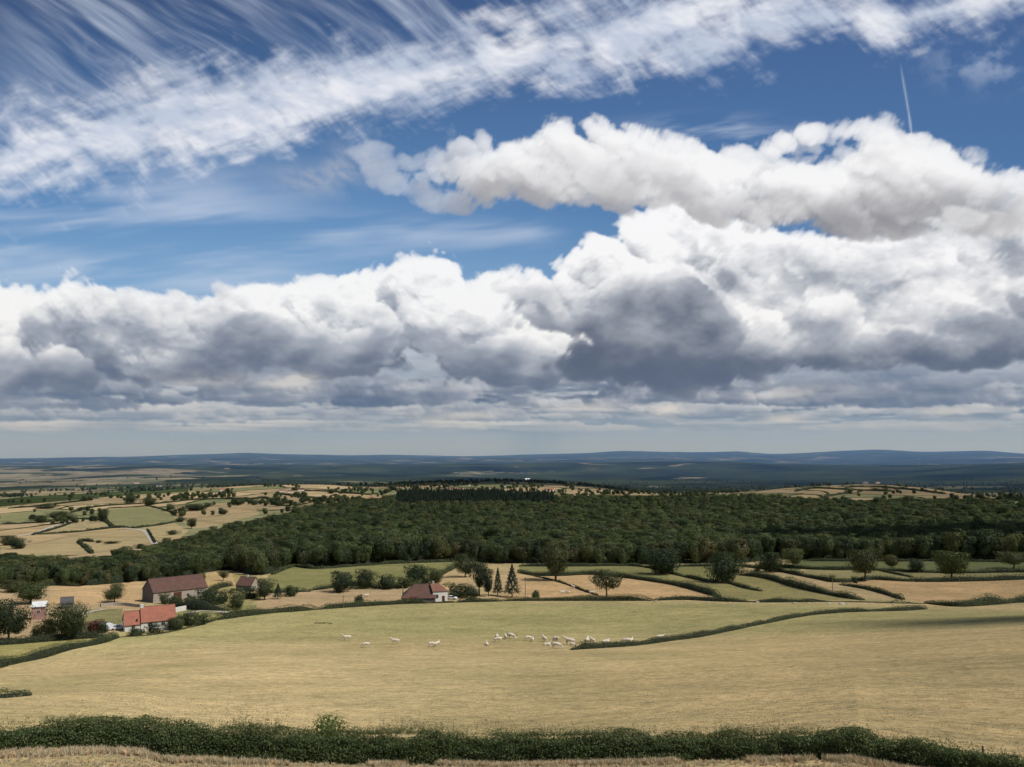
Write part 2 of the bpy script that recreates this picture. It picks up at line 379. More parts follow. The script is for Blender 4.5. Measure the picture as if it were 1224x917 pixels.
# ---------------------------------------------------------------- material helpers
def new_mat(name):
    m=bpy.data.materials.new(name); m.use_nodes=True; nt=m.node_tree; nt.nodes.clear()
    return m,nt,nt.nodes,nt.links
def N(nt,t,**k):
    n=nt.nodes.new(t)
    for a,b in k.items():
        if a=='inp':
            for q,v in b.items():
                n.inputs[q].default_value=v
        else: setattr(n,a,b)
    return n
def mixc(nt,f,a,b,mode='MIX'):
    n=nt.nodes.new('ShaderNodeMix'); n.data_type='RGBA'; n.blend_type=mode
    for i,v in ((0,f),(6,a),(7,b)):
        if hasattr(v,'is_output') or hasattr(v,'links'): nt.links.new(v,n.inputs[i])
        elif i==0: n.inputs[0].default_value=v
        else: n.inputs[i].default_value=(*v,1) if len(v)==3 else v
    return n.outputs[2]
def math_(nt,op,a,b=None,clamp=False):
    n=nt.nodes.new('ShaderNodeMath'); n.operation=op; n.use_clamp=clamp
    for i,v in ((0,a),(1,b)):
        if v is None: continue
        if isinstance(v,(int,float)): n.inputs[i].default_value=v
        else: nt.links.new(v,n.inputs[i])
    return n.outputs[0]
def noise(nt,vec,scale,detail=4,rough=.55,stretch=None,rot=0.):
    n=N(nt,'ShaderNodeTexNoise',inp={'Scale':scale,'Detail':detail,'Roughness':rough})
    if stretch or rot:
        mp=N(nt,'ShaderNodeMapping'); nt.links.new(vec,mp.inputs[0]); mp.inputs['Scale'].default_value=stretch or (1,1,1); mp.inputs['Rotation'].default_value=(0,0,rot); vec=mp.outputs[0]
    nt.links.new(vec,n.inputs['Vector'])
    return n.outputs['Fac']
def ramp_(nt,fac,stops,interp='LINEAR'):
    r=nt.nodes.new('ShaderNodeValToRGB'); r.color_ramp.interpolation=interp
    e=r.color_ramp.elements
    while len(e)<len(stops): e.new(.5)
    for el,(p,c) in zip(e,stops): el.position=p; el.color=(*c,1) if len(c)==3 else c
    nt.links.new(fac,r.inputs[0]); return r.outputs[0]
HAZE_L=15000.
def finish(nt,shader,haze=False,bump=None):
    out=nt.nodes.new('ShaderNodeOutputMaterial')
    nt.links.new(shader,out.inputs[0])
def leaf_mat(name,c1,c2,vary=.22,trans=.22,scale=.35):
    m,nt,nd,ln=new_mat(name)
    g=N(nt,'ShaderNodeNewGeometry'); oi=N(nt,'ShaderNodeObjectInfo')
    nz=noise(nt,g.outputs['Position'],scale,3,.6)
    f=math_(nt,'ADD',math_(nt,'MULTIPLY',nz,.9),math_(nt,'MULTIPLY',math_(nt,'SUBTRACT',oi.outputs['Random'],.5),.55))
    f=math_(nt,'ADD',f,math_(nt,'MULTIPLY',math_(nt,'SUBTRACT',g.outputs['Random Per Island'],.5),vary))
    c=ramp_(nt,f,[(.2,c1),(.75,c2)])
    w=math_(nt,'FRACT',math_(nt,'MULTIPLY',oi.outputs['Random'],7.31))
    c=mixc(nt,math_(nt,'MULTIPLY',math_(nt,'GREATER_THAN',w,.8),.35),c,(c2[0]*1.5,c2[1]*1.05,c2[2]*.9))
    d=N(nt,'ShaderNodeBsdfDiffuse'); ln.new(c,d.inputs[0])
    t=N(nt,'ShaderNodeBsdfTranslucent'); ln.new(mixc(nt,.5,c,(c2[0]*1.2,c2[1]*1.3,c2[2]*.4)),t.inputs[0])
    x=N(nt,'ShaderNodeMixShader'); x.inputs[0].default_value=trans; ln.new(d.outputs[0],x.inputs[1]); ln.new(t.outputs[0],x.inputs[2])
    gl=N(nt,'ShaderNodeBsdfGlossy',inp={'Roughness':.55}); gl.inputs[0].default_value=(.6,.65,.6,1)
    y=N(nt,'ShaderNodeMixShader'); y.inputs[0].default_value=.035; ln.new(x.outputs[0],y.inputs[1]); ln.new(gl.outputs[0],y.inputs[2])
    finish(nt,y.outputs[0]); return m
def solid_mat(name,c1,c2=None,scale=1.,rough=.8,stretch=None,bump=0.,detail=5,metal=0.):
    m,nt,nd,ln=new_mat(name); tc=N(nt,'ShaderNodeTexCoord')
    nz=noise(nt,tc.outputs['Object'],scale,detail,.6,stretch)
    c2=c2 or tuple(v*.7 for v in c1)
    c=ramp_(nt,nz,[(.3,c2),(.7,c1)])
    p=N(nt,'ShaderNodeBsdfPrincipled',inp={'Roughness':rough,'Metallic':metal}); p.inputs['Specular IOR Level'].default_value=.25
    ln.new(c,p.inputs[0])
    if bump:
        b=N(nt,'ShaderNodeBump',inp={'Strength':bump,'Distance':.1}); ln.new(nz,b.inputs['Height']); ln.new(b.outputs[0],p.inputs['Normal'])
    finish(nt,p.outputs[0]); return m
def tile_mat(name,c1,c2,c3):
    """clay roof tiles in courses, weathered"""
    m,nt,nd,ln=new_mat(name); tc=N(nt,'ShaderNodeTexCoord')
    br=N(nt,'ShaderNodeTexBrick',inp={'Scale':1.,'Mortar Size':.03,'Brick Width':.34,'Row Height':.30})
    mp=N(nt,'ShaderNodeMapping'); ln.new(tc.outputs['UV'],mp.inputs[0]); ln.new(mp.outputs[0],br.inputs['Vector'])
    br.inputs['Color1'].default_value=(*c1,1); br.inputs['Color2'].default_value=(*c2,1); br.inputs['Mortar'].default_value=(*c3,1)
    nz=noise(nt,tc.outputs['Object'],.5,5,.65)
    nz2=noise(nt,tc.outputs['Object'],3.,4,.65)
    c=mixc(nt,ramp_(nt,nz,[(.35,(0,0,0)),(.72,(.8,.8,.8))]),br.outputs[0],c3)
    c=mixc(nt,.5,c,ramp_(nt,nz2,[(.3,(.6,.6,.6)),(.7,(1.3,1.3,1.3))]),'MULTIPLY')
    p=N(nt,'ShaderNodeBsdfPrincipled',inp={'Roughness':.85}); p.inputs['Specular IOR Level'].default_value=.2
    ln.new(c,p.inputs[0]); finish(nt,p.outputs[0]); return m

M={}
M['oak']=leaf_mat('oak_leaves',(.028,.042,.018),(.082,.100,.040))
M['dark']=leaf_mat('dark_leaves',(.022,.038,.018),(.068,.090,.036))
M['light']=leaf_mat('light_leaves',(.045,.065,.018),(.125,.145,.050))
M['olive']=leaf_mat('olive_leaves',(.040,.050,.018),(.115,.120,.050))
M['shoot']=leaf_mat('young_shoots',(.07,.09,.03),(.20,.22,.10),vary=.5,scale=1.6,trans=.35)
M['conifer']=leaf_mat('conifer_needles',(.010,.022,.014),(.026,.042,.024),trans=.05)
M['hedge']=leaf_mat('hedge_leaves',(.042,.056,.020),(.130,.142,.052),scale=.8)
M['hedge_near']=leaf_mat('hawthorn_leaves',(.038,.060,.018),(.165,.20,.068),vary=.7,scale=1.6,trans=.3)
M['bramble']=leaf_mat('bright_leaves',(.05,.09,.02),(.14,.19,.05),vary=.5,scale=1.6)
M['redleaf']=leaf_mat('red_leaves',(.08,.03,.025),(.20,.07,.06))
M['forest']=leaf_mat('forest_leaves',(.032,.052,.019),(.108,.132,.046),vary=.14,scale=.016)
M['bark']=solid_mat('bark',(.09,.07,.05),(.035,.028,.02),3.,.9,(1,1,.2),.5)
M['palebark']=solid_mat('pale_bark',(.45,.42,.36),(.2,.18,.15),6.,.9)
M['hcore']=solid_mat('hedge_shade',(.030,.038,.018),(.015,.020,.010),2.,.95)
M['straw']=leaf_mat('dry_straw',(.42,.34,.21),(.66,.56,.37),vary=.5,trans=.08,scale=.6)
M['hide']=solid_mat('cream_hide',(.74,.66,.52),(.56,.48,.36),1.5,.85)
M['muzzle']=solid_mat('pink_muzzle',(.42,.30,.25),None,4.)
M['dung']=solid_mat('dark_horn',(.10,.08,.06))
M['plaster']=solid_mat('cream_plaster',(.80,.77,.70),(.66,.62,.54),.8,.9)
M['stone']=solid_mat('rubble_stone',(.50,.43,.34),(.30,.25,.19),2.2,.92,bump=.6)
M['stone_dark']=solid_mat('dark_shaded_stone',(.21,.18,.16),(.12,.10,.09),1.6,.92,bump=.6)  # dark stone, also painting shade into walls turned from the sun
M['pink']=solid_mat('pink_render',(.42,.24,.19),(.30,.18,.15),1.)
M['tile_red']=tile_mat('new_clay_tiles',(.47,.18,.115),(.37,.14,.09),(.25,.11,.075))
M['tile_brown']=tile_mat('old_clay_tiles',(.19,.095,.07),(.15,.078,.06),(.085,.055,.045))
M['tile_orange']=tile_mat('sunlit_orange_clay_tiles',(.34,.16,.10),(.26,.12,.08),(.15,.08,.06))
M['tile_grey']=tile_mat('grey_slates',(.14,.13,.135),(.11,.105,.11),(.07,.07,.07))
M['whitesheet']=solid_mat('white_sheeting',(.74,.75,.73),(.58,.6,.58),1.)
M['pane']=solid_mat('window_dark',(.03,.035,.045),(.02,.022,.03),1.,.25)
M['doorwood']=solid_mat('brown_door',(.14,.05,.035),(.08,.03,.02),2.)
M['frame']=solid_mat('white_frame',(.6,.58,.54))
M['carwhite']=solid_mat('white_car_paint',(.78,.79,.80),(.72,.73,.74),.5,.25)
M['carglass']=solid_mat('car_glass',(.02,.025,.03),(.015,.018,.02),1.,.08)
M['rubber']=solid_mat('tyre_rubber',(.02,.02,.02),None,2.,.9)
M['wood']=solid_mat('weathered_wood',(.24,.19,.14),(.12,.09,.07),5.,.9,(1,1,.2))
M['gravel']=solid_mat('pale_gravel',(.50,.45,.37),(.38,.33,.26),2.,.95)
M['shadow_cloud']=solid_mat('shadow_cloud_white',(.9,.9,.9),(.8,.8,.82),.002,1.)

# ---------------------------------------------------------------- object helpers
def link(o,parent=None):
    COL.objects.link(o)
    if parent is not None: o.parent=parent
    return o
def mesh_np(name,V,Q,mats,mi=None,smooth=False):
    """V (n,3), Q (m,k) all faces with k corners"""
    me=bpy.data.meshes.new(name); V=np.asarray(V,np.float32); Q=np.asarray(Q,np.int32); m,k=Q.shape
    me.vertices.add(len(V)); me.vertices.foreach_set('co',V.ravel())
    me.loops.add(m*k); me.loops.foreach_set('vertex_index',Q.ravel())
    me.polygons.add(m); me.polygons.foreach_set('loop_start',np.arange(0,m*k,k,dtype=np.int32)); me.polygons.foreach_set('loop_total',np.full(m,k,np.int32))
    for q in (mats if isinstance(mats,(list,tuple)) else [mats]): me.materials.append(q)
    if mi is not None: me.polygons.foreach_set('material_index',np.asarray(mi,np.int32))
    if smooth: me.polygons.foreach_set('use_smooth',np.ones(m,bool))
    me.update(calc_edges=True); return me
class MB:
    def __init__(s): s.v=[];s.f=[];s.m=[];s.uv=[]
    def face(s,pts,mi=0,uv=None):
        b=len(s.v); s.v+= [tuple(p) for p in pts]; s.f.append(tuple(range(b,b+len(pts)))); s.m.append(mi)
        s.uv.append(uv or [(0,0)]*len(pts)); return s
    def box(s,c,h,mi=0,rot=0.):
        cx,cy,cz=c; hx,hy,hz_=h; cr,sr=math.cos(rot),math.sin(rot)
        P=[(cx+x*hx*cr-y*hy*sr,cy+x*hx*sr+y*hy*cr,cz+z*hz_) for x,y,z in ((-1,-1,-1),(1,-1,-1),(1,1,-1),(-1,1,-1),(-1,-1,1),(1,-1,1),(1,1,1),(-1,1,1))]
        for q in ((0,3,2,1),(4,5,6,7),(0,1,5,4),(1,2,6,5),(2,3,7,6),(3,0,4,7)): s.face([P[i] for i in q],mi)
        return s
    def tube(s,pts,rs,n=7,mi=0,cap=True):
        rings=[]
        for i,(p,r_) in enumerate(zip(pts,rs)):
            p=Vector(p); a=Vector(pts[max(i-1,0)]); b=Vector(pts[min(i+1,len(pts)-1)]); t=(b-a).normalized()
            u=t.cross(Vector((0,0,1)) if abs(t.z)<.9 else Vector((1,0,0))).normalized(); w=t.cross(u)
            rings.append([p+(u*math.cos(2*pi*k/n)+w*math.sin(2*pi*k/n))*r_ for k in range(n)])
        for a,b in zip(rings[:-1],rings[1:]):
            for k in range(n): s.face([a[k],a[(k+1)%n],b[(k+1)%n],b[k]],mi)
        if cap: s.face(rings[-1],mi); s.face(list(reversed(rings[0])),mi)
        return s
    def mesh(s,name,mats,smooth=False):
        me=bpy.data.meshes.new(name); me.from_pydata(s.v,[],s.f)
        for q in (mats if isinstance(mats,(list,tuple)) else [mats]): me.materials.append(q)
        me.polygons.foreach_set('material_index',s.m)
        uvl=me.uv_layers.new(name='UVMap'); uvl.data.foreach_set('uv',[c for f in s.uv for p in f for c in p])
        if smooth: me.polygons.foreach_set('use_smooth',[True]*len(s.f))
        me.update(); return me
    def obj(s,name,mats,parent=None,smooth=False): return link(bpy.data.objects.new(name,s.mesh(name,mats,smooth)),parent)
def tag(o,label=None,cat=None,group=None,kind=None):
    if label: o['label']=label
    if cat: o['category']=cat
    if group: o['group']=group
    if kind: o['kind']=kind
    return o
def root(name,loc,rz,label,cat,group=None,scale=1.):
    o=bpy.data.objects.new(name,None); link(o); o.location=loc; o.rotation_euler=(0,0,rz); o.scale=(scale,)*3 if not isinstance(scale,tuple) else scale; o.empty_display_size=.5
    return tag(o,label,cat,group)
def leaves(P,Nn,size,jit=.6,asp=.75,rng=None):
    """quads at points P facing roughly Nn"""
    rng=rng or RG; n=len(P)
    Nn=Nn+rng.normal(0,jit,(n,3)); Nn/=np.linalg.norm(Nn,axis=1,keepdims=True)+1e-9
    r_=rng.normal(0,1,(n,3)); U=np.cross(Nn,r_); U/=np.linalg.norm(U,axis=1,keepdims=True)+1e-9; W=np.cross(Nn,U)
    s=(size*rng.uniform(.55,1.3,n))[:,None] if np.isscalar(size) else (size*rng.uniform(.6,1.3,n))[:,None]
    U=U*s*.5; W=W*s*.5*asp
    # kite-like leaf: four corners
    V=np.stack([P-U,P-W*.9+U*.1,P+U,P+W*.9+U*.1],1).reshape(-1,3)
    Q=np.arange(n*4).reshape(n,4); return V,Q
def sphere_pts(n,rng):
    v=rng.normal(0,1,(n,3)); return v/np.linalg.norm(v,axis=1,keepdims=True)

# ---------------------------------------------------------------- tree meshes
def broad_crown(seed,w,h,base,n,leaf,lobes=18,jit=.38,droop=.0,flatb=.5,top=1.):
    """crown whose lowest leaves start at height base; total height h, width w"""
    rng=np.random.default_rng(seed); ch=(h-base); cz=base+ch*.48
    P=[];Nn=[]
    cs=[]
    for i in range(lobes):
        v=sphere_pts(1,rng)[0]; k=rng.uniform(.35,.85)
        c=np.array([v[0]*w*.5*k,v[1]*w*.5*k,v[2]*ch*.5*k*(1 if v[2]>0 else flatb)])
        r_=rng.uniform(.13,.33)*min(w,ch*1.1)*(1.1-.35*k)
        cs.append((c,r_))
    cs.append((np.array([0,0,0.]),.30*w))
    tot=sum(r_**2 for _,r_ in cs)
    for c,r_ in cs:
        m=max(8,int(n*r_**2/tot)); v=sphere_pts(m,rng); v[:,2]=np.where(v[:,2]<-.2,v[:,2]*.6,v[:,2])
        rr=r_*rng.uniform(.72,1.08,m)[:,None]*(1+.18*np.sin(v[:,:1]*5+c[0])*np.cos(v[:,1:2]*6+c[1]))
        P.append(c+v*rr*np.array([1,1,.82])); Nn.append(v+np.array([0,0,.35]))
    P=np.concatenate(P)+np.array([0,0,cz]); Nn=np.concatenate(Nn)
    # lean every leaf toward the outside of the whole crown, so big light and dark masses read
    G=P-np.array([0,0,cz]); G/=np.linalg.norm(G,axis=1,keepdims=True)+1e-6; Nn=Nn*.6+G*.6
    P[:,2]=np.maximum(P[:,2],base+rng.uniform(0,.12*ch,len(P)))
    return leaves(P,Nn,leaf,jit,rng=rng),cs,cz
def trunk_mesh(name,h,base,w,seed,cs=None,cz=0.,r0=.28):
    rng=random.Random(seed); mb=MB()
    top=base+(h-base)*.55
    pts=[(0,0,-.4)]+[(rng.uniform(-.12,.12)*k,rng.uniform(-.12,.12)*k,top*k/4) for k in range(1,5)]
    mb.tube(pts,[r0*1.35,r0,r0*.85,r0*.6,r0*.25],8)
    for c,r_ in (cs or [])[:7]:
        s=Vector(pts[2])*.7+Vector(pts[3])*.3; e=Vector((c[0],c[1],c[2]+cz)); m_=s.lerp(e,.5)+Vector((0,0,.25))
        mb.tube([s,m_,e],[r0*.42,r0*.28,r0*.08],5)
    return mb.mesh(name,M['bark'],True)
def conifer_crown(seed,w,h,base,n,leaf):
    rng=np.random.default_rng(seed); P=[];Nn=[]
    t=rng.uniform(0,1,n)**.72            # 1 = top .. more leaves low
    t=1-t if False else t
    z=base+(h-base)*(1-t)
    tier=np.abs(((1-t)*9)%1-.5)*2
    R=w*.5*(t**.9)*(.62+.38*(1-tier))*(1+.25*rng.normal(0,.5,n))
    a=rng.uniform(0,2*pi,n); a=a+.35*np.sin(a*5+z*2)
    rr=R*np.sqrt(rng.uniform(.25,1,n))
    P=np.stack([rr*np.cos(a),rr*np.sin(a),z-rr*.22],1); Nn=np.stack([np.cos(a),np.sin(a),np.full(n,.9)],1)
    return leaves(P,Nn,leaf,.55,asp=.5,rng=rng)
PROTO={}
def proto_tree(key,kind,w,h,base,n,leaf,seed,mat,lobes=18,r0=.28):
    if kind=='con':
        V,Q=conifer_crown(seed,w,h,base,n,leaf); mb=MB(); mb.tube([(0,0,-.4),(0,0,h*.4),(0,0,h*.97)],[r0,r0*.6,.03],7); tr=mb.mesh('trunk',M['bark'],True)
    else:
        (V,Q),cs,cz=broad_crown(seed,w,h,base,n,leaf,lobes); tr=trunk_mesh('trunk',h,base,w,seed,cs,cz,r0)
    if kind=='con':
        k_=w*.98/(2*np.percentile(np.hypot(V[:,0],V[:,1]),98)); V=V*np.array([k_,k_,1.])
    else:
        lo,hi=np.percentile(V,3,axis=0),np.percentile(V,97,axis=0)
        k_=w*.97/max(hi[0]-lo[0],hi[1]-lo[1]); V=V.copy(); V[:,:2]*=k_; V[:,2]=base+(V[:,2]-lo[2])*(h*.99-base)/(hi[2]-lo[2]); V[:,2]=np.maximum(V[:,2],base*.85+.05)
        u_=np.clip((V[:,2]-base)/(h-base),0,1); low=.80 if key.startswith(('fo','bush')) else .66
        rs=low+(1-low)*np.sin(np.clip(u_/.5,0,1)*pi/2)+.16*sm(u_,.45,.95); V[:,:2]*=rs[:,None]
        V[:,2]=base+(h-base)*(1-(1-u_)**1.28)*1.0
    PROTO[key]=(mesh_np('crown',V,Q,M[mat]),tr,w,h)
proto_tree('oakA','b',11,10.5,1.8,6400,0.35,1,'oak',22)
proto_tree('oakB','b',12,11,.5,7200,0.36,2,'dark',24)
proto_tree('oakC','b',9,11,2.5,5200,0.34,3,'light',16)
proto_tree('oakD','b',10,9,.2,5600,0.35,4,'oak',18)
proto_tree('oakE','b',10,12,3.2,4800,0.35,5,'olive',17)
proto_tree('oakF','b',8,14,2.4,6000,0.35,6,'oak',22)
proto_tree('open','b',12.5,10.2,3.0,4200,0.32,27,'dark',15,.3)
proto_tree('rowA','b',8.5,13,3.6,4800,0.32,8,'dark',18,.3)
proto_tree('conA','con',6.5,13.5,2.0,4940,0.44,9,'conifer')
proto_tree('conB','con',7.5,12.5,2.2,4940,0.44,10,'conifer')
proto_tree('bushA','b',5,3.6,.0,2600,0.24,11,'oak',12,.1)
proto_tree('bushB','b',6,4.2,.0,3000,0.25,12,'dark',12,.1)
proto_tree('bushC','b',4,3,.0,1800,0.22,13,'light',9,.1)
proto_tree('bushR','b',4,3.2,.3,1800,0.22,14,'redleaf',9,.1)
# forest prototypes
proto_tree('foA','b',13,17,3,3230,0.68,31,'forest',9,.3)
proto_tree('foB','b',12,19,5,3230,0.68,32,'forest',10,.3)
proto_tree('foC','b',14,16,4,3230,0.68,33,'oak',8,.3)
proto_tree('foD','b',11,18,5,2890,0.68,34,'dark',9,.3)
proto_tree('foE','b',12,16.5,4,2890,0.68,36,'forest',7,.3)
proto_tree('foL','b',11,15,3,3000,0.68,37,'light',9,.3)
proto_tree('foO','b',12,17,3,3000,0.68,38,'olive',9,.3)
proto_tree('foCon','con',8,20,3,2720,0.79,35,'conifer')
def tree(key,name,loc,w,h,label,cat='tree',group=None,rz=None):
    cr,tr,pw,ph=PROTO[key]
    r_=root(name,loc,random.uniform(0,6.28) if rz is None else rz,label,cat,group,(w/pw,w/pw,h/ph))
    link(bpy.data.objects.new('crown',cr),r_); link(bpy.data.objects.new('trunk',tr),r_)
    return r_
def tree_px(key,px,py_top,py_base,wpx,label,cat='tree',name='broadleaf_tree',group=None,dmin=60):
    p=hit(px,py_base,dmin); s=mpp(p)
    dh=math.hypot(p.x,p.y); h=dh*t_of(px,py_top)-p.z
    return tree(key,name,p,wpx*s,h,label,cat,group)
# ---------------------------------------------------------------- ground sheet
def build_ground():
    az=np.concatenate([np.arange(-180,-44,4.),np.arange(-44,-37,.5),np.arange(-37,37.001,.09),np.arange(37.5,44,.5),np.arange(44,180,4.)])
    az=np.radians(az); d=np.exp(np.arange(math.log(2.),math.log(60000.),.0105)); na,ndd=len(az),len(d)
    D,A=np.meshgrid(d,az,indexing='ij'); X=D*np.sin(A); Y=D*np.cos(A); Z=H(X,Y)
    V=np.stack([X,Y,Z],-1).reshape(-1,3)
    V=np.concatenate([V,[[0,0,-1.75]]])
    i=np.arange(ndd-1)[:,None]; j=np.arange(na)[None,:]; j2=(j+1)%na
    Q=np.stack([i*na+j,i*na+j2,(i+1)*na+j2,(i+1)*na+j],-1).reshape(-1,4)
    x,y,z=V[:,0],V[:,1],V[:,2]; dd=np.hypot(x,y); px,py=proj(x,y,z)
    infront=(y>5)
    straw=np.array([.362,.285,.152]); C=np.tile(straw,(len(V),1))
    def blend(mask,c,s=1.):
        m=(np.clip(mask,0,1)*s)[:,None]; C[:]=C*(1-m)+np.array(c)*m
    # mottling of the dry pasture
    blend(sm(n2(x,y,34,1)+.6*n2(x,y,11,2),-.1,1.1),(.285,.25,.125),.45)
    blend(sm(n2(x,y,60,3)+.3*n2(x,y,14,4),.1,1.),(.46,.36,.20),.6)
    blend(sm(px,560,1100)*(dd<330),(.47,.355,.19),.8)
    blend(sm(dd,190,240)*(1-sm(dd,300,330)),(.285,.262,.122),.8)
    far=sm(dd,560,680)
    def poly(pts,c,s=1.):
        P=np.array(pts,float); ins=np.zeros(len(V),bool); n=len(P)
        k=infront&(dd>120)&(dd<3400)&(px>P[:,0].min())&(px<P[:,0].max())&(py>P[:,1].min())&(py<P[:,1].max())
        X_,Y_=px[k],py[k]; r_=np.zeros(len(X_),bool)
        for a in range(n):
            x1,y1=P[a];x2,y2=P[(a+1)%n]
            if y1==y2: continue
            r_^=((y1>Y_)!=(y2>Y_))&(X_<(x2-x1)*(Y_-y1)/(y2-y1)+x1)
        ins[k]=r_
        m=ins.astype(float)
        C[ins]=C[ins]*(1-s)+np.array(c)*s
        far[ins]*=1-s
        return ins
    GR=(.190,.182,.080); OL=(.245,.215,.098); TAN=(.39,.295,.165); OR=(.43,.295,.16); PK=(.34,.25,.15); SHADED=(.13,.14,.065); DRY=(.32,.27,.13)
    poly([(-300,772),(0,770),(81,764),(120,762),(117,769),(81,777),(45,787),(0,797),(-300,850)],(.24,.215,.09))
    poly([(-300,760),(-300,690),(60,698),(165,694),(180,740),(140,756),(81,763),(0,769)],PK)
    poly([(60,722),(60,703),(110,697),(168,695),(168,722)],OR,.7)
    poly([(97,752),(97,729),(147,727),(148,752)],(.185,.17,.085))
    poly([(180,742),(225,690),(300,684),(330,705),(300,722),(256,741)],(.28,.235,.11))
    poly([(224,700),(228,690),(276,682),(282,700)],OR,.75)
    poly([(262,726),(300,722),(350,729),(322,732),(256,741),(205,742),(205,727)],(.20,.195,.085))
    poly([(318,709),(320,688),(350,675),(380,679),(470,673),(542,670),(547,674),(522,690),(470,703),(390,703)],GR)
    poly([(300,733),(322,708),(390,703),(480,704),(478,722),(380,729)],PK)
    poly([(545,678),(600,676),(622,684),(625,716),(540,716),(522,694)],TAN)
    poly([(525,700),(540,688),(560,690),(560,712),(535,712)],OR,.6)
    poly([(622,684),(636,688),(661,694),(686,702),(715,712),(715,717),(600,717)],OR)
    poly([(622,683),(668,688),(704,687),(742,690),(779,695),(809,699),(858,712),(862,718),(715,716),(686,702),(661,694),(636,688)],OR)
    poly([(620,676),(760,676),(799,685),(848,695),(870,697),(911,706),(960,712),(1000,717),(864,718),(858,712),(809,699),(779,695),(742,689),(704,686),(668,688)],OL)
    poly([(620,676),(760,676),(798,686),(800,698),(779,694),(742,689),(704,686),(668,687),(620,682)],GR)
    poly([(800,676),(880,676),(881,687),(870,696),(848,695),(799,685)],GR)
    poly([(881,687),(917,691),(956,703),(999,712),(1032,717),(960,716),(911,706),(870,697)],OL)
    poly([(881,677),(927,682),(976,692),(1004,699),(1036,704),(1080,717),(1032,717),(999,712),(956,703),(917,691),(881,687)],TAN)
    poly([(1000,695),(1046,693),(1109,695),(1224,692),(1500,692),(1500,722),(1224,719),(1107,720),(1080,717),(1036,704),(1004,698)],OR)
    poly([(930,683),(980,680),(1040,681),(1129,684),(1224,683),(1500,682),(1500,692),(1224,692),(1109,695),(1046,693),(1028,694),(976,692)],(.25,.22,.11))
    poly([(960,668),(1224,668),(1500,668),(1500,683),(1224,683),(1129,684),(1040,681),(980,680),(930,682)],SHADED)  # shaded meadow: the shade is put into this darker field colour
    # valley fields drawn one by one on the left
    poly([(126,609),(175,606),(198,612),(210,617),(208,624),(162,630),(134,628),(125,619)],(.18,.175,.092))
    poly([(45,638),(88,620),(121,622),(134,629),(95,634),(50,639)],(.29,.235,.135))
    poly([(0,626),(0,616),(40,612),(70,616),(60,624)],(.16,.165,.085),.9)
    poly([(0,650),(20,640),(50,639),(95,635),(134,630),(165,633),(178,640),(186,650),(142,660),(100,664),(60,663),(0,663)],(.33,.24,.145),.7)
    poly([(165,632),(208,625),(225,634),(214,645),(190,648),(176,638)],(.36,.27,.155),.7)
    poly([(210,605),(235,603),(300,600),(310,615),(253,630),(228,632),(212,616)],(.30,.215,.135),.7)
    # far zones
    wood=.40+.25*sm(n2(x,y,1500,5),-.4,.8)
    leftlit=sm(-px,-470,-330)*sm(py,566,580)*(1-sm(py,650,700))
    wood=wood+sm(dd,2700,4200)*.36-leftlit*.34*(1-sm(dd,2300,3000))  # extra far woodland, partly painting in the shade of clouds
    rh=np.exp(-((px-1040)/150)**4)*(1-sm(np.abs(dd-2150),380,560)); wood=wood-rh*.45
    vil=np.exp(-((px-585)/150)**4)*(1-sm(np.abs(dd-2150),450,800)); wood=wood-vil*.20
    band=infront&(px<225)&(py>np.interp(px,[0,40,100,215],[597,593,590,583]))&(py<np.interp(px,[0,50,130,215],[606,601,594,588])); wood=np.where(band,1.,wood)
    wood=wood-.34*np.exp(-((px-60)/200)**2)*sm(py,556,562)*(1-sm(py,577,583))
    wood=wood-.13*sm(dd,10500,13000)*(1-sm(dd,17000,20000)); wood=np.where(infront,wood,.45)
    # pasture under the forest
    me=mesh_np('ground',V,Q,M['ground'],smooth=True)
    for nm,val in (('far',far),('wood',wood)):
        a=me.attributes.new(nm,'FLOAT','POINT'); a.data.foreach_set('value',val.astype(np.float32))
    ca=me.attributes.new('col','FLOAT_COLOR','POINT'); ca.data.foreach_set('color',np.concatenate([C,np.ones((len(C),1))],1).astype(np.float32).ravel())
    # middle fan closing the hub
    o=link(bpy.data.objects.new('ground',me)); tag(o,kind='structure'); return o
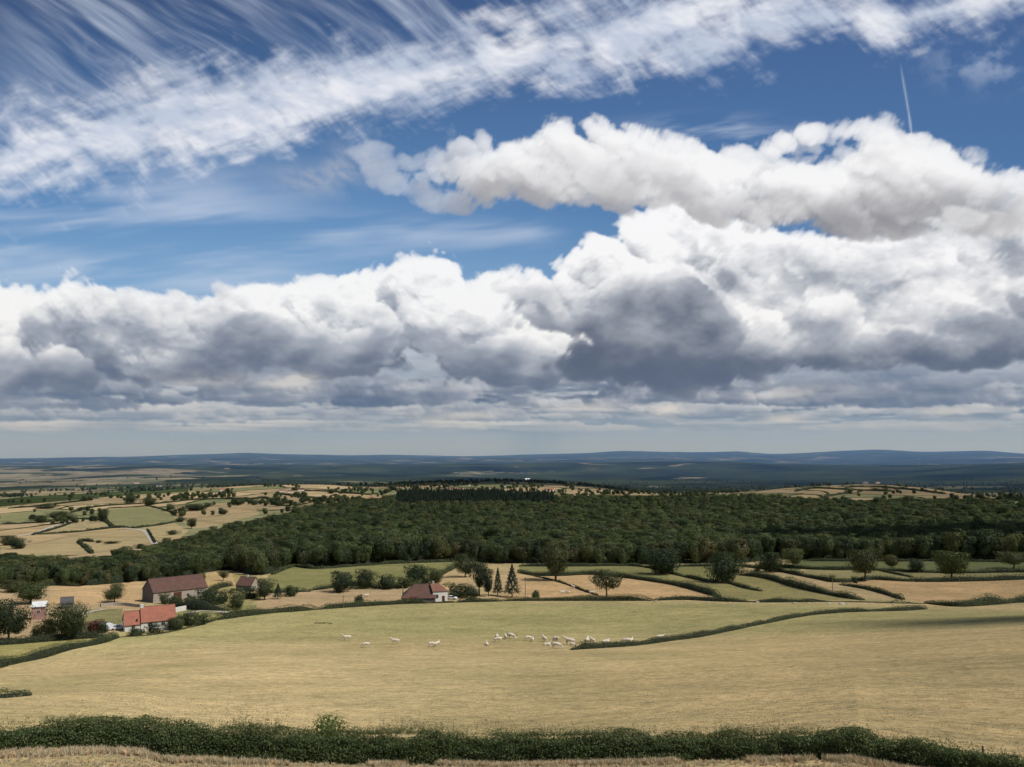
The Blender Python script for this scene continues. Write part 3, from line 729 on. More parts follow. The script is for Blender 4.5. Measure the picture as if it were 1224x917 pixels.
def ground_mat():
    m,nt,nd,ln=new_mat('ground_cover'); g=N(nt,'ShaderNodeNewGeometry'); P=g.outputs['Position']
    at=lambda n_:N(nt,'ShaderNodeAttribute',attribute_name=n_)
    col=at('col').outputs['Color']; far=at('far').outputs['Fac']; wood=at('wood').outputs['Fac']
    # near pasture: grass in streaks, tussocks, bare and bleached spots
    w1=noise(nt,P,1.,3,.55,(.03,.05,.02),.35); w2=noise(nt,P,1.,5,.66,(.16,.30,.2),.3); w3=noise(nt,P,1.,5,.74,(.9,1.4,1),.2); w4=noise(nt,P,5.,3,.7)
    c=mixc(nt,1.,col,ramp_(nt,w1,[(.3,(.86,.88,.86)),(.7,(1.14,1.12,1.12))]),'MULTIPLY')
    c=mixc(nt,1.,c,ramp_(nt,w2,[(.30,(.76,.79,.76)),(.5,(1,1,1)),(.70,(1.18,1.14,1.10))]),'MULTIPLY')
    c=mixc(nt,1.,c,ramp_(nt,w3,[(.32,(.58,.61,.54)),(.5,(1,1,1)),(.68,(1.40,1.36,1.30))]),'MULTIPLY')
    c=mixc(nt,1.,c,ramp_(nt,w4,[(.3,(.74,.76,.72)),(.7,(1.24,1.22,1.2))]),'MULTIPLY')
    sp=noise(nt,P,1.,2,.5,(.5,1.1,.5)); c=mixc(nt,ramp_(nt,sp,[(.70,(0,0,0)),(.76,(.55,.55,.55))]),c,(.17,.135,.065))
    # far patchwork of fields
    mp=N(nt,'ShaderNodeMapping'); ln.new(P,mp.inputs[0]); mp.inputs['Scale'].default_value=(.0068,.0046,0); mp.inputs['Rotation'].default_value=(0,0,.35)
    wn=N(nt,'ShaderNodeTexNoise',inp={'Scale':.006,'Detail':2.}); ln.new(P,wn.inputs['Vector'])
    ad=N(nt,'ShaderNodeVectorMath',operation='MULTIPLY_ADD'); ln.new(wn.outputs['Color'],ad.inputs[0]); ad.inputs[1].default_value=(.7,.7,0); ln.new(mp.outputs[0],ad.inputs[2])
    v1=N(nt,'ShaderNodeTexVoronoi',voronoi_dimensions='2D',inp={'Scale':1.,'Randomness':.85}); ln.new(ad.outputs[0],v1.inputs['Vector'])
    v2=N(nt,'ShaderNodeTexVoronoi',voronoi_dimensions='2D',feature='DISTANCE_TO_EDGE',inp={'Scale':1.,'Randomness':.85}); ln.new(ad.outputs[0],v2.inputs['Vector'])
    sx=N(nt,'ShaderNodeSeparateColor'); ln.new(v1.outputs['Color'],sx.inputs[0])
    pc=ramp_(nt,sx.outputs[0],[(0,(.34,.255,.145)),(.25,(.27,.21,.125)),(.42,(.38,.29,.17)),(.58,(.20,.195,.105)),(.72,(.31,.235,.14)),(.88,(.17,.175,.09))],'CONSTANT')
    pc=mixc(nt,1.,pc,ramp_(nt,noise(nt,P,.02,5,.6),[(.32,(.66,.68,.66)),(.68,(1.16,1.13,1.1))]),'MULTIPLY')
    hn=noise(nt,P,.06,4,.75)
    edge=math_(nt,'ADD',v2.outputs[0],math_(nt,'MULTIPLY',math_(nt,'SUBTRACT',hn,.5),.09))
    pc=mixc(nt,ramp_(nt,edge,[(.026,(1,1,1)),(.046,(0,0,0))]),pc,(.030,.042,.018))
    tn=noise(nt,P,.035,5,.8); pc=mixc(nt,ramp_(nt,tn,[(.66,(0,0,0)),(.69,(1,1,1))]),pc,(.028,.040,.018))
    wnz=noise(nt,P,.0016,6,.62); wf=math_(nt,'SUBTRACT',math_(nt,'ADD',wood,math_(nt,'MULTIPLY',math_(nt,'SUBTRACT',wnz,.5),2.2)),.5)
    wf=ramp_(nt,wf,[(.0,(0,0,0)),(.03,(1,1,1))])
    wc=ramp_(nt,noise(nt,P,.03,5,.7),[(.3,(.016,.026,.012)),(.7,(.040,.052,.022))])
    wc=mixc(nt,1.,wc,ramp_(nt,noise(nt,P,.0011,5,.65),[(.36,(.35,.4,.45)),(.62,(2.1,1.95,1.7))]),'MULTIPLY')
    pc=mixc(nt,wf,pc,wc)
    # far country: shade of clouds put into duller, darker scrub and wood colours
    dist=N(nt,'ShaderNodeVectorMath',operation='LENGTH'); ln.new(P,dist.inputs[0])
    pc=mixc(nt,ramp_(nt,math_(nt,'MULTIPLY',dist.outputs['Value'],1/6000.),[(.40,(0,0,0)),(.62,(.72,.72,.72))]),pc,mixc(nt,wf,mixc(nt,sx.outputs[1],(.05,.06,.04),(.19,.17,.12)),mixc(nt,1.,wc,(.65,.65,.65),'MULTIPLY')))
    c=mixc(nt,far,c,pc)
    # clouds' shade over the far valley is already in this darker colour
    d=N(nt,'ShaderNodeBsdfDiffuse',inp={'Roughness':1.}); ln.new(c,d.inputs[0])
    b=N(nt,'ShaderNodeBump',inp={'Strength':.55,'Distance':.25}); ln.new(math_(nt,'MULTIPLY',math_(nt,'ADD',w3,math_(nt,'MULTIPLY',w4,.5)),math_(nt,'SUBTRACT',1.,far)),b.inputs['Height']); ln.new(b.outputs[0],d.inputs['Normal'])
    finish(nt,d.outputs[0]); return m
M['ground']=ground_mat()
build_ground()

# ---------------------------------------------------------------- hedges
def path_world(pts,step,dmin=60,straight=False):
    W=[hit(a,b,dmin) for a,b in pts]; out=[]
    # catmull through the world points
    n=len(W)
    for i in range(n-1):
        p0,p1,p2,p3=W[max(i-1,0)],W[i],W[i+1],W[min(i+2,n-1)]
        L=(p2-p1).length; k=max(1,int(L/step))
        for q in range(k):
            t=q/k
            out.append(.5*((2*p1)+(p2-p0)*t+(2*p0-5*p1+4*p2-p3)*t*t+(3*p1-p0-3*p2+p3)*t**3))
    out.append(W[-1]); a=np.array(out)[:,:2]; return a
def hedge(pts,h,w,label,mat='hedge',leaf=None,dens=1.3,dmin=60,group='hedgerows between the fields',rag=.5,gaps=0.,world=None,core=True,name='hedge',lift=0.):
    A=path_world(pts,1.,dmin) if world is None else world
    h*=1.2; w*=1.2
    seg=np.diff(A,axis=0); L=np.linalg.norm(seg,axis=1); tot=L.sum(); cum=np.concatenate([[0],np.cumsum(L)])
    dmean=float(np.hypot(*A.mean(0))); leaf=leaf or max(.16,min(1.6,dmean*.00115))
    seed=int(abs(A[0,0]*7+A[0,1]*3+tot))%9999; rng=np.random.default_rng(seed)
    n=int(tot*(w*.8+2*h)/(leaf*leaf)*dens); n=min(n,60000)
    s=rng.uniform(0,tot,n); i=np.clip(np.searchsorted(cum,s)-1,0,len(L)-1); t=((s-cum[i])/np.maximum(L[i],1e-6))[:,None]
    P=A[i]*(1-t)+A[i+1]*t; T=seg[i]/np.maximum(L[i],1e-6)[:,None]; S=np.stack([T[:,1],-T[:,0]],1)
    hv=h*(1+rag*(n2(s,0*s+seed,h*4.,1)+.35*n2(s,0*s+seed,h*2.,2))); wv=w*(1+.4*n2(s,0*s+seed,w*3,3))
    if gaps>0:
        gk=sm(n2(s,0*s+seed,14.,4)+.4*n2(s,0*s,4.,5),-.75+gaps,-.45+gaps); hv=hv*(.12+.88*gk)
    tp=np.clip(np.minimum(s,tot-s)/(h*2.2)+.12,0,1)**.7; hv=hv*tp; wv=wv*(.35+.65*tp)
    a=rng.uniform(-.25,pi+.25,n); rr=rng.uniform(.80,1.06,n)
    off=np.cos(a)*wv*.5*rr; off=np.sign(off)*np.abs(off)**.9
    zz=np.clip(np.sin(a),0,None)**.55*hv*rr
    zz=np.where(rng.uniform(0,1,n)<.45,rng.uniform(0,1,n)*hv*.85,zz); 
    P=P+S*off[:,None]; z=H(P[:,0],P[:,1])+zz+lift
    Nn=np.stack([S[:,0]*np.cos(a),S[:,1]*np.cos(a),np.sin(a)+.25],1)
    V,Q=leaves(np.concatenate([P,z[:,None]],1),Nn,leaf,.5,rng=rng)
    o0=np.array([A[0,0],A[0,1],hz(*A[0])]); V=V-o0
    o=link(bpy.data.objects.new(name,mesh_np(name,V,Q,M[mat]))); o.location=o0
    tag(o,label,'weeds' if name=='weed_patch' else 'hedge',group)
    if name in ('weed_patch','undergrowth'): o['kind']='stuff'
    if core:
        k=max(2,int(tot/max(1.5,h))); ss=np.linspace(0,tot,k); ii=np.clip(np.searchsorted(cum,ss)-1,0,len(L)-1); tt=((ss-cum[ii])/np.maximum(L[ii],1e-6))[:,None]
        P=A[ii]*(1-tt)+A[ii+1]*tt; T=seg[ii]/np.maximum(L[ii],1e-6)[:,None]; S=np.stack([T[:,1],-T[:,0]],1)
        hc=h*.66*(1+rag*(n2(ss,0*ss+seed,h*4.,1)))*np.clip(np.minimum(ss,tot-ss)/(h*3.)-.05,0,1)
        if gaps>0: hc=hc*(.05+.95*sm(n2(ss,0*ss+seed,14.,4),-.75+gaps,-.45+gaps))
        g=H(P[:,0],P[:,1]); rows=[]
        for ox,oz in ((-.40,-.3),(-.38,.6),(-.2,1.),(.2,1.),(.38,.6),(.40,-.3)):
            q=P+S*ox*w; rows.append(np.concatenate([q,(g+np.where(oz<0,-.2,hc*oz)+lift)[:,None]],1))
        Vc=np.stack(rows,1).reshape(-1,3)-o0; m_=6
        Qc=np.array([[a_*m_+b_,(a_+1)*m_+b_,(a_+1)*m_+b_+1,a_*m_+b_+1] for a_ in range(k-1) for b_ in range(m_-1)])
        link(bpy.data.objects.new('branches',mesh_np('branches',Vc,Qc,M['hcore'])),o)  # dark solid core that stands in for shade within the hedge
    return o
HG='hedgerows between the fields'
hedge([(-160,842),(-60,812),(0,797),(45,787.5),(81,777),(117,769.6),(140,762)],1.5,1.9,'low dark hedge slanting down to the left below the farm cottage',dmin=100)
hedge([(-200,776),(0,771),(81,764.5),(120,762.5),(140,762)],1.8,2.,'hedge along the far side of the small olive field at the left',dmin=100)
hedge([(140,762),(185,758.5),(245,745),(256,741.5)],1.3,1.6,'short scruffy hedge at the foot of the red roofed cottage',mat='olive',dmin=100,gaps=.5)
hedge([(256,741.5),(322,733),(350,731),(380,728.5)],1.9,2.2,'hedge running right from the cottage bushes toward the pinkish field')
hedge([(380,728.5),(430,725),(477,722),(512,721.2)],1.4,2.2,'dark hedge under the pinkish field and the brown roofed barn')
hedge([(512,721.2),(528,720.8),(546,720.2)],.5,1.0,'low clipped bit of hedge right under the white farmhouse wall')
hedge([(546,720.2),(570,719.4),(600,718.6)],1.5,2.4,'dark hedge at the feet of the conifer row')
hedge([(600,718.3),(660,718),(720,718),(780,718)],2.2,2.4,'straight dark hedge below the row of conifers and the lone oak')
hedge([(780,718),(820,717),(862,719),(930,720),(1000,719.5),(1040,720),(1107,722)],1.5,2.,'gappy hedge with pale stones below the slanting hedges',gaps=.45,mat='olive')
hedge([(1107,721),(1145,725),(1185,722.5),(1224,720),(1330,716),(1480,712)],2.4,2.8,'thick dark hedge behind the crest at the right')
hedge([(684,777),(720,774.5),(760,771.5),(800,766),(838,761),(897,748.5),(956,737),(1000,732.5),(1060,730.5),(1107,728)],1.15,1.8,'long green hedge curving up to the right between the two big pastures',mat='olive',dens=1.6,dmin=100)
hedge([(619,682),(636,688),(661,694),(686,702),(715,712)],.8,1.0,'thin low hedge crossing the tan field beside the lone oak')
hedge([(620,684),(640,688),(668,688.5),(704,687),(742,690),(779,695),(809,700),(840,708),(860,714)],2.2,2.8,'long hedge sweeping down right from the tall poplar')
hedge([(799,685),(820,690),(848,696),(858,697)],1.5,2.,'short hedge left of the round dark oak')
hedge([(870,696.5),(890,703),(911,707)],1.4,1.9,'short hedge right of the round dark oak')
hedge([(881,687),(917,691.5),(956,703),(999,712.5),(1032,717.5)],2.4,3.,'thick hedge slanting down between olive and tan fields')
hedge([(881,676.5),(927,682.5),(976,692),(999,696),(1028,694.5),(1046,693),(1109,695.5),(1224,692.5),(1330,690)],1.9,2.6,'dark hedge along the top of the orange stubble field')
hedge([(900,677),(980,681),(1040,681.5),(1129,685),(1224,684),(1330,683)],1.6,2.4,'thin dark hedge across the shaded meadow before the forest')
hedge([(1050,682),(1092,690.5)],1.,1.6,'short dark hedge slanting through the shaded meadow')
hedge([(1004,699),(1036,704.5),(1060,711),(1080,717)],1.6,2.,'hedge dividing the tan strip from the orange stubble field')
hedge([(620,677),(700,677),(760,677),(799,684)],1.6,2.4,'hedge along the forest foot behind the green strip')
hedge([(800,677),(850,677),(881,677)],1.6,2.4,'hedge behind the round dark oak at the forest foot')
hedge([(1300,672),(1224,672),(1100,671),(960,671)],1.5,2.4,'dark hedge along the forest foot at the right')
hedge([(325,687),(350,678),(380,680),(440,676),(470,674),(545,671.5)],1.6,2.6,'hedge closing the top of the green meadow under the forest')
hedge([(460,704),(500,699),(520,691),(547,677)],1.8,2.4,'hedge between the green meadow and the tan field')
hedge([(455,703),(420,700.5),(395,703),(370,706)],2.0,2.6,'low hedge behind the pinkish field left of the farmhouse')
hedge([(205,723),(222,727),(250,729.5),(275,730)],3.2,3.6,'tall black green hedge below the long brown roofed barn',mat='dark')
hedge([(246,710),(262,703),(278,700)],1.8,2.4,'hedge between the long barn and the small house')
hedge([(322,709),(345,708),(372,707)],2.4,3.,'ragged hedge right of the small brown house')
hedge([(0,704),(40,703),(62,700),(95,701)],2.,3.,'hedge at the forest foot on the far left')
hedge([(-120,834),(0,834.5),(18,833),(34,831.5)],.45,.8,'scrap of low hedge at the left edge of the pasture',dmin=60,gaps=.2,mat='olive')
hedge([(375,745.5),(388,745.6),(398,746)],.35,1.,'patch of dark weeds in the pasture left of the cattle',dmin=60,core=False,name='weed_patch',rag=.2)
# valley hedges and lanes on the left
VG='hedgerows in the far valley'
for pts,lab,hh in [
 ([(45,639),(88,636.5),(134,631.5),(155,631)],'valley hedge curving below the pale brown field',2.2),
 ([(86,620),(121,622.5),(134,630)],'valley hedge above the pale brown field',2.4),
 ([(0,627),(30,626),(60,624),(88,620)],'valley hedge right of the leftmost green field',2.4),
 ([(38,640),(70,631),(86,625)],'valley hedge beside the pale lane',2.),
 ([(125,610),(126,618),(134,629),(165,631)],'valley hedge on the left side of the green field',2.),
 ([(126,608),(160,606.5),(178,605.5),(200,611),(210,617)],'valley hedge over the top of the green field',1.8),
 ([(160,631),(190,628),(210,624)],'valley hedge under the green field',2.),
 ([(10,608),(45,605.5),(83,601),(110,598)],'valley hedge below the dark wood band',3.),
 ([(85,613),(110,607),(140,604),(175,602)],'valley hedge crossing the middle fields',3.),
 ([(175,604),(210,600),(240,597.5),(310,597)],'valley hedge right of the single round tree',3.),
 ([(92,648),(100,647),(112,648)],'curved scrap of hedge in the wide pinkish field',2.2),
 ([(94,648.5),(102,655),(110,662)],'dark hedge curving down the wide pinkish field',2.2),
 ([(300,597),(318,596),(328,603),(340,605),(360,603)],'far hedge below the hilltop hamlet',3.2),
 ([(330,590),(350,593),(380,596),(420,599)],'far hedge on the sunlit ridge',3.2),
 ([(350,586),(400,588.5),(445,592)],'upper hedge on the sunlit ridge',3.2),
 ([(176,633),(180,640),(185,649)],'hedge beside the double lane running to the forest',1.5),
 ([(950,588),(975,584),(1020,586),(1070,588)],'hedge across the sunlit hill beyond the forest',4.5),
 ([(1010,583),(1040,582),(1090,586),(1130,591)],'upper hedge on the sunlit hill beyond the forest',4.5),
 ([(985,594),(1010,590),(1020,586)],'short hedge climbing the sunlit hill beyond the forest',4.5)]:
    hedge(pts,hh,hh*1.5,lab,mat='dark',leaf=1.3,dmin=300,group=VG,rag=.5)

# ---------------------------------------------------------------- the near hedge
def near_hedge():
    pts=[(-150,907),(-60,900),(0,898),(110,895),(165,898),(225,906),(291,910),(420,913),(640,914),(695,914),(820,908),(886,907),(968,906),(1017,905),(1044,912),(1113,921),(1224,943),(1300,956)]
    A=path_world(pts,.5,25); k_=np.hanning(19)[1:-1]; k_/=k_.sum(); A=np.stack([np.convolve(np.pad(A[:,q_],8,mode='reflect',reflect_type='odd'),k_,'valid') for q_ in (0,1)],1); T=np.gradient(A,axis=0); T/=np.linalg.norm(T,axis=1,keepdims=True); S=np.stack([T[:,1],-T[:,0]],1)
    A=A-S*.15    # centre line lies half a width behind its front foot
    seg=np.diff(A,axis=0); L=np.linalg.norm(seg,axis=1); cum=np.concatenate([[0],np.cumsum(L)]); tot=cum[-1]
    rng=np.random.default_rng(44); h0,w0=1.32,1.5
    px,_=proj(A[:,0],A[:,1],H(A[:,0],A[:,1]))
    hx=.84*np.interp(px,[-150,0,120,210,300,420,606,820,880,905,1044,1090,1120,1224],[1.2,1.25,1.38,1.80,1.72,1.68,1.62,1.5,1.36,1.2,1.4,1.45,1.45,1.5])
    n=260000
    s=rng.uniform(0,tot,n); i=np.clip(np.searchsorted(cum,s)-1,0,len(L)-1); t=((s-cum[i])/L[i])[:,None]
    P=A[i]*(1-t)+A[i+1]*t; S_=S[i]; hv=np.interp(s,cum,hx)
    hv=hv*(1+.10*n2(s,0*s,3.,1)+.09*n2(s,0*s,1.,2)); 
    a=rng.uniform(-.1,pi+.1,n)
    # lumpy faces: bulges and dark hollows along the side
    bulge=1+.22*n2(s,a*1.6,1.5,3)+.16*n2(s*1.,a*3,.6,4)
    rr=rng.uniform(.74,1.05,n)*bulge
    off=np.sign(np.cos(a))*np.abs(np.cos(a))**.6*w0*.5*rr; zz=np.clip(np.sin(a),0,None)**.6*hv*np.minimum(rr,1.12)
    k=rng.uniform(0,1,n)<.25; zz=np.where(k,rng.uniform(.0,1,n)*hv*.9,zz)
    # hollow gaps near the foot
    keep=(n2(s,zz*1.5,.9,5)+.5*n2(s,zz*2,.35,0)>-1.9)|(zz>hv*.75)
    P=P+S_*off[:,None]; z=H(P[:,0],P[:,1])+zz
    Nn=np.stack([S_[:,0]*np.cos(a),S_[:,1]*np.cos(a),np.sin(a)+.3],1)
    P3=np.concatenate([P,z[:,None]],1)[keep]; V,Q=leaves(P3,Nn[keep],.085,.7,asp=.6,rng=rng)
    Vs=[V];Qs=[Q]; nb=len(V)
    # shoots standing above the clipped top
    ns=9000; ss=rng.uniform(0,tot,ns); dens=sm(n2(ss,0*ss,2.6,2)+.5*n2(ss,0*ss,.8,3),-.35,.7); ss=ss[rng.uniform(0,1,ns)<.12+.88*dens]; ns=len(ss)
    i=np.clip(np.searchsorted(cum,ss)-1,0,len(L)-1); t=((ss-cum[i])/L[i])[:,None]; P=A[i]*(1-t)+A[i+1]*t+S[i]*rng.uniform(-.4,.4,(ns,1))*w0
    hs=np.interp(ss,cum,hx); z0=H(P[:,0],P[:,1])+hs*.98; Ls=rng.gamma(3.,.085,ns)*(1+.8*sm(n2(ss,0*ss,4,4),0,.8)); lean=rng.normal(0,.18,(ns,2))
    m=9; u=rng.uniform(.1,1,(ns,m)); Q3=np.stack([P[:,0:1]+lean[:,0:1]*u*Ls[:,None]+rng.normal(0,.03,(ns,m)),P[:,1:2]+lean[:,1:2]*u*Ls[:,None]+rng.normal(0,.03,(ns,m)),z0[:,None]+u*Ls[:,None]],-1).reshape(-1,3)
    V2,Q2=leaves(Q3,rng.normal(0,1,Q3.shape),.06,.5,asp=.5,rng=rng)
    V=np.concatenate(Vs); Q=np.concatenate(Qs); o0=np.array([A[0,0],A[0,1],hz(*A[0])])
    o=link(bpy.data.objects.new('hedge',mesh_np('hedge',V-o0,Q,M['hedge_near']))); o.location=o0
    tag(o,'long thick leafy hedge running across the bottom of the view with tall shoots','hedge')
    link(bpy.data.objects.new('shoots',mesh_np('shoots',V2-o0,Q2,M['shoot'])),o)
    # dark solid core, painting in the shade inside the hedge
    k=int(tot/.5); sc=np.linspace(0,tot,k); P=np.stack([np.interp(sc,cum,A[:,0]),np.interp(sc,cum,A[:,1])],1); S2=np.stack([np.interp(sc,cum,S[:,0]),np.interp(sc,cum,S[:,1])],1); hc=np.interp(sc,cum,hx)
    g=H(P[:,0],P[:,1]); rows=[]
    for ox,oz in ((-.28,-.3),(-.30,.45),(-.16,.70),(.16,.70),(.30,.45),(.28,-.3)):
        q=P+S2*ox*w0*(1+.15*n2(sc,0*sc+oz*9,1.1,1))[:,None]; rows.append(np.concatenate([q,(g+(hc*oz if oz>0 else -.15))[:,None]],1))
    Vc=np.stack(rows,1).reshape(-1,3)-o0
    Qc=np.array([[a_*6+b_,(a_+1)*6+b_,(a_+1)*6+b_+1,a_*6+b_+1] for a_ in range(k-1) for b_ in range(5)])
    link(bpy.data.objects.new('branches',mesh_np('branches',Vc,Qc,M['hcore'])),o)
    return A,S
NH_A,NH_S=near_hedge()
# young elder rising out of the hedge, fence post, cut branches
p=hit(397,890,30); p.z=hz(p.x,p.y)+.25
proto_tree('elder','b',1.9,1.5,.1,900,.10,41,'bramble',9,.03)
tree('elder','elder_bush',p,2.3,1.55,'bright green elder bush rising above the near hedge','bush')
p=hit(1176,923,30); r_=root('fence_post',p,.2,'weathered wooden fence post in front of the near hedge at the right','fence post')
MB().tube([(0,0,-.3),(0,.01,.6),(.02,.01,1.15)],[.055,.05,.045],8).obj('post',M['wood'],r_)
MB().tube([(0,0,.95),(.02,-.06,.95)],[.01,.01],5).obj('wire_staple',M['dung'],r_)
for (a,b,l_,rz) in ((228,903,1.3,.2),(200,905.5,.7,-.3),(270,906,1.2,-.12),(262,904,.6,.5)):
    p=hit(a,b,25); r_=root('cut_branch',p+Vector((0,0,.08)),rz,{228:'longest pale cut branch lying at the foot of the near hedge',200:'short pale cut branch left of the longest one',270:'pale cut branch right of the longest one',262:'small pale branch propped behind the right hand cut branch'}[a],'branch','cut branches at the hedge foot')
    MB().tube([(-l_/2,0,0),(0,.05,.06),(l_/2,-.03,.12)],[.05,.045,.025],6).tube([(0,.05,.06),(l_*.3,.25,.2)],[.03,.012],5).obj('limb',M['palebark'],r_)

# ---------------------------------------------------------------- field trees (photo column, top row, foot row, width)
TG='trees standing in the fields'
for key,px,t,b,w,lab,nm,cat in [
 ('oakD',407,683,708,28,'round tree at the left end of the meadow hedge','broadleaf_tree','tree'),
 ('oakB',437,681,704,22,'second tree of the meadow hedge with domed dark crown','broadleaf_tree','tree'),
 ('bushA',462,688,704,24,'low bushy thicket between the meadow trees','bush','bush'),
 ('bushB',482,690,703,20,'dark shrub at the right end of the meadow hedge','bush','bush'),
 ('oakB',500,676,698,29,'wide dark tree behind the brown roofed farmhouse','broadleaf_tree','tree'),
 ('oakD',521,680,697,16,'small dark tree touching the farmhouse chimney side','broadleaf_tree','tree'),
 ('bushA',429,711,723,10,'single small bush in the pinkish field','bush','bush'),
 ('oakA',556,662,690,25,'broad tree casting shade on the tan field edge','broadleaf_tree','tree'),
 ('rowA',573,673,712,22,'tallest leafy tree at the left of the roadside row','broadleaf_tree','tree'),
 ('oakF',584,680,713,13,'narrow tree inside the roadside row','broadleaf_tree','tree'),
 ('conA',595,678,712,13,'slim dark conifer in the middle of the roadside row','conifer_tree','tree'),
 ('conB',612,674,714,21,'wide skirted conifer at the right end of the roadside row','conifer_tree','tree'),
 ('bushB',546,697,714,24,'dark shrubbery right of the white farmhouse','bush','bush'),
 ('bushA',563,701,715,20,'low shrub at the foot of the roadside row','bush','bush'),
 ('bushA',640,706,716,9,'small round bush on the tan field edge by the pole','bush','bush'),
 ('oakF',664,648,694,30,'tall loose poplar shaped tree on the hedge before the forest','broadleaf_tree','tree'),
 ('open',725,681,714,35,'lone wide oak with open trunk in the orange field','oak_tree','tree'),
 ('oakB',792,655,686,38,'broad tree touching the ground beside the green strip','broadleaf_tree','tree'),
 ('oakB',864,662,697,36,'big round dark oak among the slanting hedges','oak_tree','tree'),
 ('oakD',921,660,684,28,'wide low dark tree at the head of the tan strip','broadleaf_tree','tree'),
 ('oakC',948,656,679,20,'paler tree leaning over the head of the tan strip','broadleaf_tree','tree'),
 ('oakE',1034,657,695,30,'olive topped tree on the hedge over the stubble field','broadleaf_tree','tree'),
 ('oakE',1066,664,681,16,'faint shaded tree in the meadow before the forest','broadleaf_tree','tree'),
 ('oakD',1095,668,684,16,'small black green tree on the shaded hedge','broadleaf_tree','tree'),
 ('oakC',1138,659,694,30,'brightest tree, pale green crown above the stubble field','broadleaf_tree','tree'),
 ('oakE',1212,660,680,24,'shaded brownish tree at the right edge of the meadow','broadleaf_tree','tree'),
 ('bushB',905,677,684,8,'dark bush at the left end of the tan strip','bush','bush'),
 ('bushB',995,687,696,6,'dark upright bush left of the olive topped tree','bush','bush'),
 ('bushB',1022,689,697,7,'dark little bush touching the olive topped tree','bush','bush'),
 # farm surroundings
 ('oakA',136.5,698,720,22,'round green tree standing alone left of the long barn','broadleaf_tree','tree'),
 ('oakA',80,720,765,40,'big dark leafy tree in front of the farm sheds','broadleaf_tree','tree'),
 ('oakA',10,717,766,34,'dark tree filling the left corner of the farm','broadleaf_tree','tree'),
 ('oakA',-28,712,768,46,'dark tree just left of the farm corner','broadleaf_tree','tree'),
 ('oakC',36,699,722,30,'pale green tree behind the shed with the white roof','broadleaf_tree','tree'),
 ('oakD',56,740,765,20,'low dark tree below the pink shed','broadleaf_tree','tree'),
 ('bushC',43,747,764,12,'pale shrub at the foot of the farm trees','bush','bush'),
 ('bushA',91,740,760,18,'green shrub right of the big dark tree','bush','bush'),
 ('bushR',109,742,757,17,'reddish leaved shrub between the big tree and the parked cars','bush','bush'),
 ('bushA',121,744,757,12,'green shrub right of the reddish shrub','bush','bush'),
 ('bushB',184,745,757,15,'round bush against the middle of the cottage wall','bush','bush'),
 ('bushA',163,751,760,15,'low scrub below the left corner of the cottage','bush','bush'),
 ('oakD',211,737,753,20,'dense bush touching the right end of the cottage','bush','bush'),
 ('bushB',226,731,748,18,'left of the two garden bushes right of the cottage','bush','bush'),
 ('bushB',239,733,747,17,'right of the two garden bushes right of the cottage','bush','bush'),
 ('bushB',196,709,722,10,'dark shrub against the long barn wall','bush','bush'),
 ('bushA',208,712,724,14,'green shrub in the middle of the barn wall','bush','bush'),
 ('bushA',227,712,723,12,'shrub right of the middle of the barn wall','bush','bush'),
 ('bushB',246,705,721,22,'wide bush at the right end of the barn','bush','bush'),
 ('bushB',262,705,722,20,'dark bush halfway between barn and small house','bush','bush'),
 ('oakF',282,703,735,17,'upright tree in front of the small brown house','broadleaf_tree','tree'),
 ('oakA',316,692,717,22,'dark tree right of the small brown house','broadleaf_tree','tree'),
 ('bushB',299,702,716,18,'wide bush in front of the small house gable','bush','bush'),
 ('conB',332,697,716,12,'dark pointed tree right of the small brown house','conifer_tree','tree'),
 ('oakC',241,684,699,9,'thin pale tree on the strip of stubble behind the barn','broadleaf_tree','tree'),
 ('oakE',267,682,694,10,'brownish little tree on the stubble behind the small house','broadleaf_tree','tree'),
 ('bushA',348,700,713,14,'bush in the meadow corner left of the pinkish field','bush','bush'),
 ('oakD',15,693,708,24,'dark tree before the forest at the far left','broadleaf_tree','tree')]:
    tree_px(key,px,t,b,w,lab,cat,nm,TG if cat=='tree' else 'bushes about the farms and fields',dmin=100)
VT='trees scattered over the far valley'
for k_,(px,t,b,w,lab) in enumerate([(24,643,656,16,'dark tree at the lower left of the wide pinkish field'),(8,640,652,18,'dark thicket at the left edge of the valley'),(123,608,624,10,'tall tree on the lane by the green valley field'),(76,611,621,24,'wide dark copse left of the pale brown field'),(47,616,625,14,'tree between copse and leftmost green field'),(203,602,611,9,'single round tree above the green valley field'),(233,602,610,26,'wide dark thicket in the tan valley field'),(248,601,606,10,'small tree at the right of the wide thicket'),(229,619,632,12,'dark tree right of the green valley field'),(214,618,624,10,'low tree touching the green valley field'),(207,634,639,13,'low thicket beside the double lane'),(285,597,604,13,'dark tree at the right of the tan valley field'),(267,609,615,7,'tiny bush in the tan valley field'),(167,650,656,10,'dark bush by the lane near the forest'),(133,647,650,16,'flat dark thicket in the wide pinkish field'),(118,646,649,6,'small round bush in the wide pinkish field'),(155,591,602,13,'tree under the dark wood band'),(245,590,597,9,'pointed tree on the valley skyline'),(178,594,604,14,'second tree under the dark wood band'),(55,604,608,20,'low copse below the dark wood band'),(11,590,594,30,'copse at the left end of the valley'),(330,592,600,10,'tree left of the hilltop hamlet'),(344,597,602,9,'tree right of the hilltop hamlet'),(352,582,587,7,'far tree on the sunlit ridge'),(395,584,590,10,'right far tree on the sunlit ridge'),(470,579,586,12,'tree at the left of the village ridge')]):
    tree_px(['oakB','oakD','oakA'][k_%3],px,t,b,w,lab,'tree','valley_tree',VT,dmin=300)
